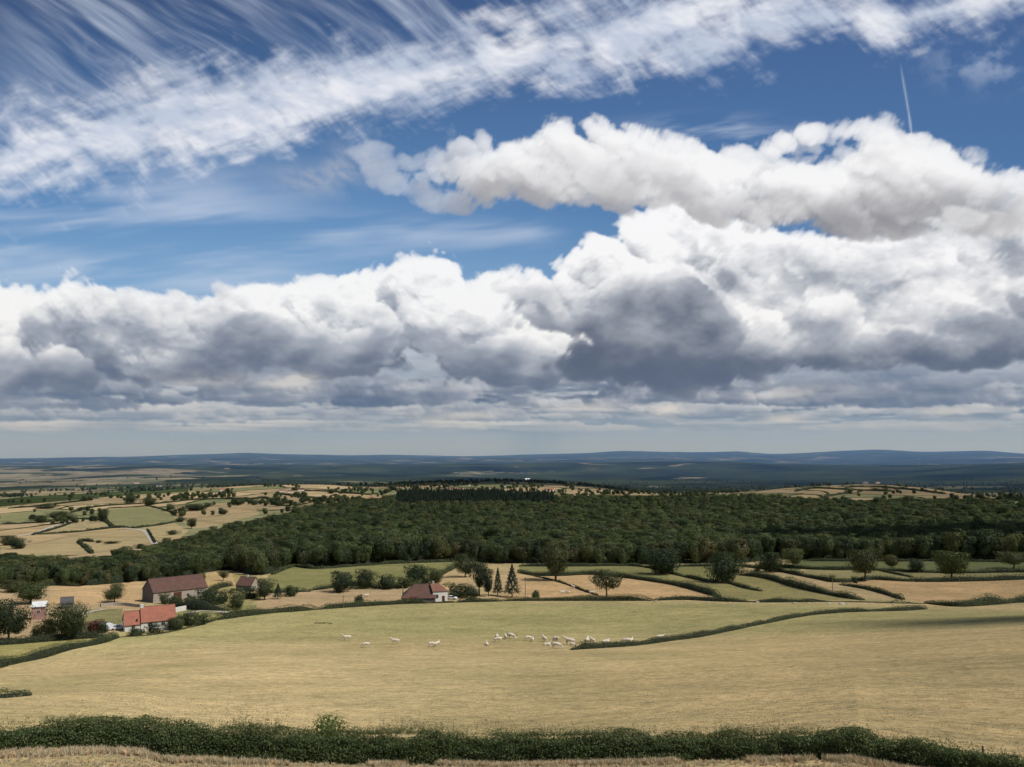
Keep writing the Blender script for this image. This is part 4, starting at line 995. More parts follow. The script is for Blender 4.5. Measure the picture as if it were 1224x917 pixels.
# ---------------------------------------------------------------- buildings
def quad_uv(mb,pts,mi,udir,o):
    uv=[]
    n=(Vector(pts[1])-Vector(pts[0])).cross(Vector(pts[2])-Vector(pts[0])).normalized(); u=Vector(udir); v=n.cross(u)
    for p in pts: q=Vector(p)-Vector(o); uv.append((q.dot(u)+20,q.dot(v)+20))
    mb.face(pts,mi,uv)
def slab(mb,pts,t,udir):
    """roof plane given by its outline (ccw from above), thickness t downward"""
    P=[Vector(p) for p in pts]; n=(P[1]-P[0]).cross(P[2]-P[0]).normalized(); Bt=[p-n*t for p in P]
    quad_uv(mb,P,0,udir,P[0]); quad_uv(mb,list(reversed(Bt)),0,udir,P[0])
    for i in range(len(P)): j=(i+1)%len(P); mb.face([P[i],Bt[i],Bt[j],P[j]],0)
def walls(par,x0,L,D,hw,rise,mats,y0=0.,hip=0.,name='wall'):
    mb=MB(); z=-1.6; ye=y0+D; x1=x0+L; ym=y0+D/2; top=hw+rise-.12
    mb.face([(x0,y0,z),(x1,y0,z),(x1,y0,hw),(x0,y0,hw)],0)
    mb.face([(x1,ye,z),(x0,ye,z),(x0,ye,hw),(x1,ye,hw)],0)
    mb.face([(x0,ye,z),(x0,y0,z),(x0,y0,hw),(x0,ym,top),(x0,ye,hw)],1)
    mb.face([(x1,y0,z),(x1,ye,z),(x1,ye,hw)]+([(x1,ym,top)] if hip==0 else [])+[(x1,y0,hw)],2)
    return mb.obj(name,mats,par)
def roof(par,x0,L,D,hw,rise,mat,y0=0.,hip=0.,ov=.35,chim=(),name='roof'):
    mb=MB(); x1=x0+L+ov*.6; xa=x0-ov*.6; ye=y0+D+ov; ya=y0-ov; ym=y0+D/2; k=rise/(D/2); e=hw-ov*k+.05; zt=hw+rise+.05; t=.16
    xr=x1-hip
    slab(mb,[(xa,ya,e),(x1,ya,e),(xr,ym,zt),(xa,ym,zt)],t,(1,0,0))
    slab(mb,[(x1,ye,e),(xa,ye,e),(xa,ym,zt),(xr,ym,zt)],t,(-1,0,0))
    if hip>0: slab(mb,[(x1,ya,e),(x1,ye,e),(xr,ym,zt)],t,(0,1,0))
    mb.tube([(xa,ym,zt),(xr,ym,zt)],[.12,.12],6)
    o=mb.obj(name,[mat],par)
    for (cx,cm,ch) in chim:
        c=MB().box((cx,ym,zt+ch*.3),(.38,.3,ch*.7)).box((cx,ym,zt+ch+.06),(.45,.37,.06)).obj('chimney',M[cm],o)
    return o
def opening(par,x,z,w,h,kind='window',y=0.,face='front',L=0.):
    """frame with pane, standing proud of the wall"""
    f=MB(); g=MB(); t=.07
    def put(mb,cx,cz,hx,hz_,dy,hy):
        if face=='front': mb.box((cx,y-dy,cz),(hx,hy,hz_))
        else: mb.box((L+dy,cx,cz),(hy,hx,hz_))
    put(f,x,z+h/2+t/2,w/2+t,t/2,.04,.035); put(f,x,z-h/2-t/2,w/2+t*1.4,t/2,.05,.045)
    put(f,x-w/2-t/2,z,t/2,h/2,.04,.035); put(f,x+w/2+t/2,z,t/2,h/2,.04,.035)
    o=f.obj(kind,M['frame'] if kind=='window' else M['doorwood'],par)
    put(g,x,z,w/2,h/2,.02,.015)
    (g.obj('pane',M['pane'],o) if kind=='window' else g.obj('door_leaf',M['doorwood'],o))
    if kind=='window':
        b=MB(); put(b,x,z,.025,h/2,.045,.012); b.obj('glazing_bar',M['frame'],o)
    return o
def bld(name,px,py,th,label,cat='house',group=None,dmin=120):
    p=hit(px,py,dmin); return root(name,p,rad(th),label,cat,group),mpp(p)
# red roofed cottage
r_,s=bld('farm_cottage',149,755.5,30,'white walled farm cottage with a bright red tiled roof at the field edge')
walls(r_,0,4.2,7.8,1.9,3.0,[M['plaster']]*3,y0=.3,name='low_wing_wall'); roof(r_,0,4.15,7.8,1.9,3.0,M['tile_red'],y0=.3,name='low_wing_roof')
walls(r_,4.2,9.1,8.4,2.4,3.4,[M['plaster']]*3); roof(r_,4.35,9.0,8.4,2.4,3.4,M['tile_red'],chim=((4.6,'whitesheet',.6),))
opening(r_,6.6,1.35,1.1,1.0); opening(r_,10.0,1.3,.9,1.0); opening(r_,12.1,1.05,1.0,1.9,'door'); opening(r_,2.2,1.1,.8,.8,y=.3)
MB().box((3.1,.9,2.75),(.25,.05,.35)).obj('skylight',M['pane'],r_)
# long barn
r_,s=bld('long_barn',183,721,43,'long stone barn with an old brown tiled roof behind the red cottage','barn')
walls(r_,0,20.5,12.,3.9,4.3,[M['stone'],M['stone_dark'],M['stone']]); roof(r_,0,20.5,12.,3.9,4.3,M['tile_brown'])  # left gable's shade is put into its darker stone
for x_ in (4.,13.,17.): opening(r_,x_,1.6,1.0,1.1)
b=MB().box((9.,-.05,1.5),(1.5,.05,1.6)).obj('barn_door',M['doorwood'],r_)
# small brown house
r_,s=bld('small_house',282,706,-18,'small stone house with purple brown roof and pale gable right of the barn')
walls(r_,0,7.6,6.4,2.6,3.,[M['stone_dark'],M['stone'],M['stone']]); roof(r_,0,7.6,6.4,2.6,3.,M['tile_brown'],chim=((3.4,'plaster',.6),))
opening(r_,2.4,1.4,.8,1.); opening(r_,5.2,1.4,.8,1.); opening(r_,3.0,1.5,.8,1.,face='right',L=7.6)
# white farmhouse: bright hipped end block standing forward of the long dark barn
r_,s=bld('white_farmhouse',516.5,719.8,20,'white walled farmhouse end block with orange hipped roof on the hedge line')
walls(r_,0,5.9,7.5,4.4,2.3,[M['plaster'],M['stone_dark'],M['plaster']],y0=-1.2,hip=1)  # left wall's shade is put into its dark stone colour
roof(r_,0,5.9,7.5,4.4,2.3,M['tile_orange'],y0=-1.2,hip=2.8,chim=((1.,'stone',.8),))  # sunlit look of this roof is put into lighter orange tiles
opening(r_,1.7,2.3,.95,1.3,y=-1.2); opening(r_,4.2,1.3,.95,2.0,'door',y=-1.2); opening(r_,2.4,2.2,.9,1.1,face='right',L=5.9)
r_,s=bld('farm_barn',480,722,4,'shaded stone barn with a broad brown roof joined to the white farmhouse','barn')
walls(r_,0,13.0,11.5,2.3,4.2,[M['stone_dark']]*3,y0=.6,hip=1)  # shade on the barn walls is put into the stone colour
mb=MB(); ye_,ya_,ym_=12.5,.2,6.3; e_,zt_=2.0,6.5; xl_=4.6
slab(mb,[(-.4,ya_,e_),(13.,ya_,e_),(13.,ym_,zt_),(xl_,ym_,zt_)],.16,(1,0,0)); slab(mb,[(13.,ye_,e_),(-.4,ye_,e_),(xl_,ym_,zt_),(13.,ym_,zt_)],.16,(-1,0,0)); slab(mb,[(-.4,ye_,e_),(-.4,ya_,e_),(xl_,ym_,zt_)],.16,(0,-1,0))
mb.tube([(xl_,ym_,zt_),(13.,ym_,zt_)],[.12,.12],6); mb.obj('roof',[M['tile_brown']],r_)
b=MB().box((4.5,.53,1.1),(1.5,.05,1.5)).obj('barn_door',M['doorwood'],r_); opening(r_,10.,1.3,.9,.9,y=.6)
# sheds on the left
r_,s=bld('pink_shed',37,741,24,'pink rendered shed with a pale sheet roof among dark trees','shed')
walls(r_,0,3.8,4.6,4.0,1.1,[M['pink']]*3); roof(r_,0,3.8,4.6,4.0,1.1,M['whitesheet'])
opening(r_,1.9,2.3,.8,.9)
r_,s=bld('slate_shed',72,728,28,'small slate roofed outbuilding peeping over the big dark tree','shed')
walls(r_,0,3.9,4.4,2.0,1.6,[M['stone_dark']]*3); roof(r_,0,3.9,4.4,2.0,1.6,M['tile_grey'])
opening(r_,2.0,1.2,.7,.7)
# yard wall, lane, garden terrace
def low_wall(pts,h,w,label,mat='stone',name='low_wall'):
    A=path_world(pts,1.5,120); mb=MB()
    o0=Vector((A[0,0],A[0,1],hz(*A[0])))
    for a,b in zip(A[:-1],A[1:]):
        za,zb=hz(*a),hz(*b); d=Vector((b[0]-a[0],b[1]-a[1],0)).normalized(); nn=Vector((-d.y,d.x,0))*w/2
        pa,pb=Vector((a[0],a[1],za))-o0,Vector((b[0],b[1],zb))-o0; up=Vector((0,0,h)); dn=Vector((0,0,-.4))
        mb.face([pa-nn+dn,pb-nn+dn,pb-nn+up,pa-nn+up]); mb.face([pa-nn+up,pb-nn+up,pb+nn+up,pa+nn+up]); mb.face([pb+nn+dn,pa+nn+dn,pa+nn+up,pb+nn+up])
    o=mb.obj(name,M[mat]); o.location=o0; return tag(o,label,'wall')
low_wall([(120,725.5),(135,724),(150,724),(166,726)],1.1,.5,'pale stone yard wall running left from the barn')
low_wall([(206,733),(214,731),(222,729.5)],1.6,.4,'short whitewashed wall behind the garden bushes',mat='plaster')
def strip(name,pts,w,mat,dmin=120,label=None):
    A=path_world(pts,2.,dmin); T=np.gradient(A,axis=0); T/=np.linalg.norm(T,axis=1,keepdims=True); S=np.stack([T[:,1],-T[:,0]],1)
    n=len(A); rows=[]
    for k in np.linspace(-.5,.5,5):
        q=A+S*w*k; rows.append(np.concatenate([q,(H(q[:,0],q[:,1])+.12)[:,None]],1))
    V=np.stack(rows,1).reshape(-1,3); Q=np.array([[a*5+b,a*5+b+1,(a+1)*5+b+1,(a+1)*5+b] for a in range(n-1) for b in range(4)])
    o=link(bpy.data.objects.new(name,mesh_np(name,V,Q,mat))); tag(o,kind='structure'); return o
strip('farm_lane',[(95,735),(110,731),(126,728.5)],2.4,M['gravel'])
strip('farm_road',[(222,733),(240,730.5),(262,731),(285,733),(330,728)],3.2,M['gravel'])
strip('valley_lane',[(20,641),(45,636),(66,628),(88,622)],5,M['gravel'],300)
strip('valley_road',[(134,629),(150,631.5),(166,633),(176,637),(185,650)],6,M['gravel'],300)
# ---------------------------------------------------------------- cars
def car(px,py,th,label,van=False,dmin=120):
    p=hit(px,py,dmin); r_=root('parked_van' if van else 'parked_car',p+Vector((0,0,.02)),rad(th),label,'van' if van else 'car')
    L,W=(4.8,1.9) if van else (4.3,1.75)
    prof=[(-L/2,.35),(-L/2,.8),(-L/2+.1,1.0 if not van else 1.85),(-L/2+.25,1.05 if not van else 1.95),(L*.12,1.05 if not van else 1.95),(L*.30,.98 if not van else 1.1),(L/2-.15,.85),(L/2,.65),(L/2,.35)]
    b=MB()
    if not van: cab=[(-L*.42,1.0),(-L*.30,1.42),(L*.06,1.44),(L*.24,1.0)]
    else: cab=[(L*.10,1.1),(L*.10,1.8),(L*.15,1.82),(L*.30,1.1)]
    def ext(mb,pr,w,mi=0):
        n=len(pr); mb.face([(x,-w/2,z) for x,z in pr],mi); mb.face([(x,w/2,z) for x,z in reversed(pr)],mi)
        for i in range(n): j=(i+1)%n; a,c=pr[i],pr[j]; mb.face([(a[0],-w/2,a[1]),(a[0],w/2,a[1]),(c[0],w/2,c[1]),(c[0],-w/2,c[1])],mi)
    ext(b,prof,W); 
    if not van: ext(b,[(-L*.34,1.38),(-L*.28,1.46),(L*.04,1.47),(L*.08,1.38)],W*.84)
    b.obj('body',M['carwhite'],r_); g=MB(); ext(g,cab,W*.86 if not van else W*.97); g.obj('windows',M['carglass'],r_)
    for sx in (-1,1):
        for sy in (-1,1): MB().tube([(sx*L*.31,sy*(W/2-.16),.33),(sx*L*.31,sy*(W/2+.02),.33)],[.33,.33],14).obj('wheel',M['rubber'],r_)
    for sy in (-1,1): MB().box((L/2+.01,sy*W*.36,.68),(.03,.16,.08)).obj('headlight',M['frame'],r_)
car(141,753,24,'white car parked beside the left end of the red cottage')
car(130,753.5,50,'white van parked next to the white car',True)
car(540,716.5,-20,'white car parked at the right of the white farmhouse')
car(246,726,10,'white car showing over the tall hedge by the barn')
# ---------------------------------------------------------------- poles
for px,t,b,lab in ((628,690,716,'tall utility pole on the tan field edge right of the conifers'),(995.5,689,709,'utility pole rising from the hedge of the tan strip'),(410,712,727,'short pole on the hedge of the pinkish field')):
    p=hit(px,b,120); h=math.hypot(p.x,p.y)*t_of(px,t)-p.z; r_=root('utility_pole',p,.3,lab,'utility pole','utility poles')
    MB().tube([(0,0,-.3),(0,0,h)],[.14,.10],8).obj('post',M['wood'],r_); MB().box((0,0,h-.4),(.7,.05,.05)).obj('crossarm',M['wood'],r_)
# ---------------------------------------------------------------- cattle
def skin_mesh(name,chains,mat,sub=2):
    vs=[];es=[];rs=[];idx={}
    for ch in chains:
        prev=None
        for key,co,r0 in ch:
            if key in idx: i=idx[key]
            else: i=len(vs); vs.append(co); rs.append(r0); idx[key]=i
            if prev is not None: es.append((prev,i))
            prev=i
    me=bpy.data.meshes.new(name); me.from_pydata(vs,es,[]); o=bpy.data.objects.new(name,me); COL.objects.link(o)
    sk=o.modifiers.new('s','SKIN'); ss=o.modifiers.new('b','SUBSURF'); ss.levels=ss.render_levels=sub
    for k,r0 in enumerate(rs):
        q=me.skin_vertices[0].data[k]; q.radius=r0 if isinstance(r0,tuple) else (r0,r0); q.use_root=(k==0)
    dg=bpy.context.evaluated_depsgraph_get(); m2=bpy.data.meshes.new_from_object(o.evaluated_get(dg)); m2.name=name
    bpy.data.objects.remove(o); m2.materials.clear(); m2.materials.append(mat)
    m2.polygons.foreach_set('use_smooth',[True]*len(m2.polygons)); return m2
def cow_mesh(pose,calf=False):
    lie=pose=='lie'; zb=.52 if lie else 1.02
    body=[('pel',(-.75,0,zb+.08),(.27,.31)),('rump',(-.98,0,zb+.02),(.2,.24)),]
    sp=[('pel',(-.75,0,zb+.08),(.27,.31)),('b1',(-.3,0,zb),(.36,.36)),('b2',(.2,0,zb-.02),(.37,.37)),('sh',(.62,0,zb+.04),(.27,.33))]
    if pose=='graze': neck=[('sh',0,0),('n1',(.98,0,zb-.12),(.16,.2)),('n2',(1.22,.04,zb-.45),(.12,.15)),('h1',(1.36,.05,zb-.68),(.12,.12)),('h2',(1.46,.06,zb-.90),(.075,.08))]
    else: neck=[('sh',0,0),('n1',(.95,.02,zb+.22),(.17,.2)),('n2',(1.2,.05,zb+.42),(.12,.14)),('h1',(1.42,.08,zb+.46),(.125,.13)),('h2',(1.68,.1,zb+.32),(.08,.085))]
    ch=[body,sp,neck]
    for sx,rt,x in ((-.82,'pel',-.8),(.58,'sh',.6)):
        for sy in (-1,1):
            k=f'{sx}{sy}'
            if lie: ch.append([(rt,0,0),(k+'a',(x+.1,sy*.32,.32),.12),(k+'b',(x+.45,sy*.42,.12),.07),(k+'c',(x+.1,sy*.46,.07),.05)])
            else:
                st=.14*sy*(1 if sx<0 else -1)
                ch.append([(rt,0,0),(k+'a',(x,sy*.2,zb-.28),(.13,.15)),(k+'b',(x+st*.5+(-.06 if sx<0 else .02),sy*.2,zb-.6),(.07,.075)),(k+'c',(x+st,sy*.2,.08),(.045,.05)),(k+'d',(x+st+.05,sy*.2,.03),(.06,.05))])
    ch.append([('rump',0,0),('t1',(-1.13,0,zb-.05),.035),('t2',(-1.16,0,zb-.5 if not lie else .2),.03)])
    for sy in (-1,1):
        e=(1.30,sy*.22,zb-.56) if pose=='graze' else (1.36,.07+sy*.24,zb+.52)
        ch.append([('h1',0,0),('e%d'%sy,e,.035)])
    return skin_mesh('body',ch,M['hide'])
COWM={k:cow_mesh(k) for k in ('stand','graze','lie')}
CG='cream white cattle grazing in the pasture'
CL=[(415,765.5,'stand',200,1.,'leftmost white cow of the herd, standing side on'),
(437,774,'graze',190,.95,'second cow from the left, grazing lower than the leftmost'),
(472.5,770,'stand',175,1.,'cow standing alone between the left pair and the touching pair'),
(516.5,773.5,'graze',10,.95,'left animal of the touching pair, head down'),
(522.5,772.5,'stand',60,.85,'right animal of the touching pair'),
(582,771.5,'lie',95,.85,'small pale animal lying left of the middle bunch'),
(594,761.5,'lie',80,.8,'highest little animal of the middle bunch'),
(595,768,'graze',185,1.1,'large cow side on, in front of the middle bunch'),
(604.5,764,'stand',100,.85,'small cow seen end on beside the slanting one'),
(611,763.5,'graze',-35,1.15,'cow of the middle bunch turned slantwise to the right'),
(632,766,'graze',5,1.,'grazing cow between the two bunches'),
(637,767,'stand',85,.7,'calf close behind the grazing cow between the bunches'),
(651,767,'stand',110,1.,'cow at the upper left of the right bunch'),
(664,769,'stand',-75,1.25,'big cow facing the viewer in the right bunch'),
(654,772,'lie',10,.9,'animal lying at the lower left of the right bunch'),
(665.5,775,'graze',-20,1.1,'lowest cow of the right bunch, near the hedge tip'),
(681,771,'stand',150,1.3,'largest cow, turned half away beside a calf'),
(684.5,773,'graze',-30,.7,'calf pressed against the largest cow'),
(702,769,'stand',75,1.05,'left cow of the pair above the hedge'),
(708.5,769,'stand',110,.95,'right cow of the pair above the hedge'),
(724,768.5,'lie',20,1.,'lying cow right of the pair above the hedge'),
(749,769.5,'graze',170,1.1,'cow grazing against the hedge at the right'),
(754.5,769,'stand',60,.9,'cow close behind the one grazing at the hedge'),
(789,765.5,'stand',5,1.05,'rightmost cow, half hidden by the curving hedge')]
def cow(px,py,pose,th,sc,lab,grp,dmin=100):
    p=hit(px,py,dmin); r_=root('cow',p,rad(th),lab,'cow',grp,(sc*.92,sc*1.25,sc*.97))
    link(bpy.data.objects.new('body',COWM[pose]),r_); r_.children
for c in CL: cow(*c,CG)
for c in [(672,710.5,'stand',10,1.2,'left cow in the orange field beyond the hedge'),(679,710,'graze',160,1.,'dimmer cow close right of the left one in the orange field'),(685,703.5,'stand',120,1.1,'cow highest up the orange field'),(708,711,'stand',-10,1.25,'cow beside the thin hedge left of the lone oak'),(438,714,'stand',30,1.,'single pale cow in the pinkish field'),(854,696,'lie',10,1.4,'pale cow lying in the shade left of the big round oak'),(849.5,695.5,'graze',170,1.2,'pale cow grazing left of the big round oak'),(859,696.5,'stand',20,1.1,'pale cow close under the big round oak')]: cow(*c,'cattle in the fields beyond the hedge',dmin=200)
# pale stones tumbled along the gappy hedge
def rock_mesh(seed):
    rng=np.random.default_rng(seed); import bmesh; bm=bmesh.new(); bmesh.ops.create_icosphere(bm,subdivisions=2,radius=.5)
    for v in bm.verts: v.co*=1+.25*float(n2(v.co.x*2+seed,v.co.y*2+v.co.z,1.,seed%5)); v.co.z*=.6
    me=bpy.data.meshes.new('boulder'); bm.to_mesh(me); bm.free(); me.materials.append(M['gravel']); return me
RK=[rock_mesh(k) for k in (1,2,3)]
rr=random.Random(8)
for k,(px,py,sz) in enumerate([(784,719,1.3),(818,719.6,1.),(846,720.5,1.4),(872,721,1.2),(905,720.5,1.6),(931,718,2.2),(950,721.5,1.5),(966,721.5,1.2),(991,721.5,1.8),(1006,722.3,2.4),(1013,722,1.2),(1040,722.3,1.),(1068,723,1.2),(1088,723.5,1.1)]):
    p=hit(px,py,150); o=link(bpy.data.objects.new('boulder',RK[k%3])); o.location=p+Vector((0,0,.15)); o.scale=(sz,sz*.8,sz*.7); o.rotation_euler=(0,0,rr.uniform(0,6))
    tag(o,'pale boulder tumbled along the foot of the gappy hedge','boulder','boulders along the gappy hedge')
# ---------------------------------------------------------------- far hamlets
def far_house(px,py,w,label,rm,wm='plaster',th=20,grp='houses of the far hamlets'):
    p=hit(px,py,600); s=mpp(p); L=w*s; r_=root('far_house',p,rad(th),label,'house',grp); D=L*.55; hw=min(4.,L*.22); ri=D*.35
    walls(r_,0,L,D,hw,ri,[M[wm]]*3); roof(r_,0,L,D,hw,ri,M[rm],ov=.3)
for a in [(534,586.5,9,'low red roofed house at the left of the village ridge','tile_orange'),(545,586.5,6,'small red roofed house beside the low one','tile_red'),(575,586,5,'white house in the trees of the village','tile_grey'),(584,585,6,'pale house right of the white one in the village','tile_orange'),(628,574,7,'long pale roofed farm shed on top of the village ridge','whitesheet'),(655,587,8,'pink roofed house at the right of the village','tile_red'),(666,587.5,6,'small cream house at the village edge','tile_orange'),(560,581,5,'tiny house high in the village','tile_brown'),(600,582,5,'tiny brown roofed house in the middle of the village','tile_brown'),(688,579,6,'dim farmhouse on the slope right of the village','tile_brown'),(334,588,6,'white house of the hilltop hamlet','tile_orange'),(344,588.5,5,'small house of the hilltop hamlet','tile_brown'),(356,587,7,'barn of the hilltop hamlet','tile_brown'),(441,596.5,6,'red roofed house below the sunlit ridge','tile_red'),(263,587,7,'pink roofed house on the valley skyline','tile_red'),(1033,578,6,'farmhouse on top of the sunlit hill beyond the forest','tile_brown'),(1048,578,5,'cream barn on top of the sunlit hill beyond the forest','tile_orange'),(185,582,6,'tiny white house in the dim far valley','tile_grey'),(160,578,5,'tiny pale house left in the dim far valley','tile_orange'),(820,590,6,'pale house beyond the middle of the forest','tile_orange')]: far_house(*a)
# ---------------------------------------------------------------- forest
HIDE=bpy.data.collections.new('forest_sources')
def scatter(name,pts,scales,protos,kind='stuff',label=None,cat=None,zrot=True):
    me=bpy.data.meshes.new(name); me.vertices.add(len(pts)); me.vertices.foreach_set('co',np.asarray(pts,np.float32).ravel())
    a=me.attributes.new('size','FLOAT','POINT'); a.data.foreach_set('value',np.asarray(scales,np.float32))
    o=link(bpy.data.objects.new(name,me)); col=bpy.data.collections.new(name+'_sources')
    for q in protos: col.objects.link(q)
    ng=bpy.data.node_groups.new(name,'GeometryNodeTree'); ng.interface.new_socket('Geometry',in_out='INPUT',socket_type='NodeSocketGeometry'); ng.interface.new_socket('Geometry',in_out='OUTPUT',socket_type='NodeSocketGeometry')
    nd=ng.nodes; ln=ng.links; gi=nd.new('NodeGroupInput'); go=nd.new('NodeGroupOutput'); ip=nd.new('GeometryNodeInstanceOnPoints'); ci=nd.new('GeometryNodeCollectionInfo')
    ci.inputs[0].default_value=col; ci.inputs['Separate Children'].default_value=True; ci.inputs['Reset Children'].default_value=True
    mp_=nd.new('GeometryNodeMeshToPoints'); ln.new(gi.outputs[0],mp_.inputs[0]); ln.new(mp_.outputs[0],ip.inputs['Points']); ln.new(ci.outputs[0],ip.inputs['Instance']); ip.inputs['Pick Instance'].default_value=True
    ri=nd.new('FunctionNodeRandomValue'); ri.data_type='INT'; ri.inputs['Min'].default_value=0; ri.inputs['Max'].default_value=len(protos)-1
    ln.new(ri.outputs['Value'] if ri.outputs['Value'].enabled else [s for s in ri.outputs if s.enabled][0],ip.inputs['Instance Index'])
    rv=nd.new('FunctionNodeRandomValue'); rv.data_type='FLOAT_VECTOR'; rv.inputs[0].default_value=(0,0,0); rv.inputs[1].default_value=(0,0,6.283); rv.inputs['Seed'].default_value=3
    ln.new(rv.outputs[0],ip.inputs['Rotation'])
    na=nd.new('GeometryNodeInputNamedAttribute'); na.data_type='FLOAT'; na.inputs[0].default_value='size'; ln.new([s for s in na.outputs if s.enabled][0],ip.inputs['Scale'])
    ln.new(ip.outputs[0],go.inputs[0]); md=o.modifiers.new('scatter','NODES'); md.node_group=ng
    return tag(o,label,cat,kind=kind)
def proto_obj(key):
    cr,tr,_,_=PROTO[key]; return bpy.data.objects.new('tree_source_'+key,cr)
FRONT=[(-300,706),(0,704),(59,699),(95,701),(126,699),(171,695),(220,691),(227,688),(274,682),(306,688),(320,686),(350,675.5),(380,679),(470,673),(542,670),(596,674),(677,674),(767,675),(815,674),(882,674),(930,668),(958,669),(1000,669.5),(1224,671),(1500,671)]
BACK=[(-300,668),(0,661),(33,661),(63,667),(100,666),(127,663),(142,656),(182,653),(198,643),(220,638),(253,630),(310,620),(328,615),(351,608),(376,601),(452,595),(477,588),(503,586),(610,587),(663,592),(737,593),(910,591),(1014,595),(1188,596),(1500,596)]
FX=np.array(FRONT,float);BX=np.array(BACK,float)
rng=np.random.default_rng(21)
n=70000; az=rng.uniform(rad(-40),rad(40),n); d=np.sqrt(rng.uniform(370**2,2100**2,n)); d=np.where(rng.uniform(0,1,n)<.45,370*np.exp(rng.uniform(0,1,n)*math.log(1100/370)),d)
x,y=d*np.sin(az),d*np.cos(az); z=H(x,y); px,py=proj(x,y,z); FS=.56+.44*sm(px,90,330); _,pt=proj(x,y,z+13.*FS)
ok=(py<np.interp(px,FX[:,0],FX[:,1]))&(pt>np.interp(px,BX[:,0],BX[:,1]))
x,y,z,px,py,d,FS=[q[ok] for q in (x,y,z,px,py,d,FS)]
# thin to an even canopy on a hash grid
cell=6.6; key={} ; keep=[]
for i in range(len(x)):
    cs=cell*(1 if d[i]<900 else 1.18)*(.45+.55*FS[i]); k=(int(x[i]//cs),int(y[i]//cs),d[i]<900)
    if k in key: continue
    key[k]=1; keep.append(i)
x,y,z,px,py,d,FS=[q[keep] for q in (x,y,z,px,py,d,FS)]
hgt=FS*(1+.16*n2(x,y,70,2)+.12*n2(x,y,25,3)+rng.normal(0,.09,len(x)))
con=(px>474)&(px<662)&(py<607+0*px)&(d>1150)
# front row trees become things of their own
fy=np.interp(px,FX[:,0],FX[:,1]); gap=fy-py
order=np.argsort(gap+1000*((px<-20)|(px>1244)))
front=np.zeros(len(x),bool); front[order[:260]]=True; front&=(px>-30)&(px<1254)
FK=['foA','foB','foC','foE','foD','foO']
GL={'foA':'middle green leafy tree in the front rows of the forest','foB':'tall narrow green tree in the front rows of the forest','foC':'broad brighter green tree in the front rows of the forest','foD':'dark slender tree in the front rows of the forest','foE':'rounded plain green tree in the front rows of the forest','foO':'olive tinted tree in the front rows of the forest'}
for i in np.where(front)[0]:
    k=FK[rng.integers(0,6)]; cr,tr,pw,ph=PROTO[k]; s=.66*float(hgt[i])*rng.uniform(.85,1.15); wd=s*1.0
    r_=root('forest_tree',(x[i],y[i],z[i]-.6),rng.uniform(0,6.28),GL[k],'tree','trees along the front of the forest',(wd,wd,s*1.18))
    link(bpy.data.objects.new('crown',cr),r_); link(bpy.data.objects.new('trunk',tr),r_)
m=~front&~con; P=np.stack([x,y,z-1.5],1)
scatter('forest',P[m]+np.array([0,0,1.2]),.66*hgt[m]*rng.uniform(.72,1.25,int(m.sum())),[proto_obj(k) for k in ('foA','foB','foC','foD','foE','foA','foB','foE','foC','foL','foA','foO','foE')],label='dense dark green broadleaf forest filling the valley floor',cat='forest')
m=~front&con
scatter('conifer_forest',P[m],1.02*hgt[m],[proto_obj('foCon')],label='dark conifer plantation rising along the back of the forest',cat='forest')
# undergrowth skirt so the forest foot is closed
sk=[(a,b-1.2) for a,b in FRONT if -250<a<1400]
W=path_world(sk,2.,300)
hedge(sk,3.2,5.,'dark undergrowth closing the foot of the forest',mat='dark',leaf=.6,group=None,world=W,name='undergrowth',rag=.6)
# copses on the far ridges
rng=np.random.default_rng(5); n=16000
az=rng.uniform(rad(-38),rad(38),n); d=1200*np.exp(rng.uniform(0,1,n)*math.log(5200/1200)); x,y=d*np.sin(az),d*np.cos(az); z=H(x,y); px,py=proj(x,y,z)
msk=n2(x,y,150,1)+.7*n2(x,y,45,2)+.45*n2(x,y,800,3)
ridge=np.exp(-((px-560)/120)**4)*(np.abs(d-2250)<420)
lit=((px<480)|((px>880)&(px<1195)&(d<2700)))
line=(np.abs(n2(x,y,170,4))<.05)
ok=((msk+ridge*.75-lit*.55>.42)|(line&(rng.uniform(0,1,n)<.8)))&~((pt_:=proj(x,y,z+12)[1])>np.interp(px,BX[:,0],BX[:,1])+3)
scatter('distant_woods',np.stack([x,y,z-1.],1)[ok],(rng.uniform(.35,.7,n))[ok],[proto_obj(k) for k in ('foA','foD','foB','foD')],label='dark copses and tree lines scattered over the distant hills',cat='woods')
# ---------------------------------------------------------------- dry grass
def tuft(seed,h,wd,nb):
    rng=random.Random(seed); mb=MB()
    for _ in range(nb):
        a=rng.uniform(0,6.28); r0=rng.uniform(0,wd*.4); x0,y0=r0*math.cos(a),r0*math.sin(a); l=h*rng.uniform(.5,1.1); bx,by=rng.uniform(-.5,.5)*l,rng.uniform(-.5,.5)*l; w_=.012+.01*rng.random(); ca,sa=math.cos(a)*w_,math.sin(a)*w_
        mb.face([(x0-sa,y0+ca,0),(x0+sa,y0-ca,0),(x0+bx*.4,y0+by*.4,l*.6)]); mb.face([(x0-sa*.6+bx*.25,y0+ca*.6+by*.25,l*.4),(x0+sa*.6+bx*.25,y0-ca*.6+by*.25,l*.4),(x0+bx,y0+by,l)])
    return bpy.data.objects.new('tuft_source',mb.mesh('tuft_source',M['straw']))
TU=[tuft(k,.14,.26,30) for k in range(4)]; TL=[tuft(10+k,.26,.22,30) for k in range(3)]
rng=np.random.default_rng(15); n=70000
az=rng.uniform(rad(-38),rad(38),n); d=27*np.exp(rng.uniform(0,1,n)**.8*math.log(130/27)); x,y=d*np.sin(az),d*np.cos(az)
hd=np.interp(az,np.arctan2(NH_A[:,0],NH_A[:,1]),np.hypot(NH_A[:,0],NH_A[:,1]))
far_=d>hd+.9; nearm=d<hd-.5
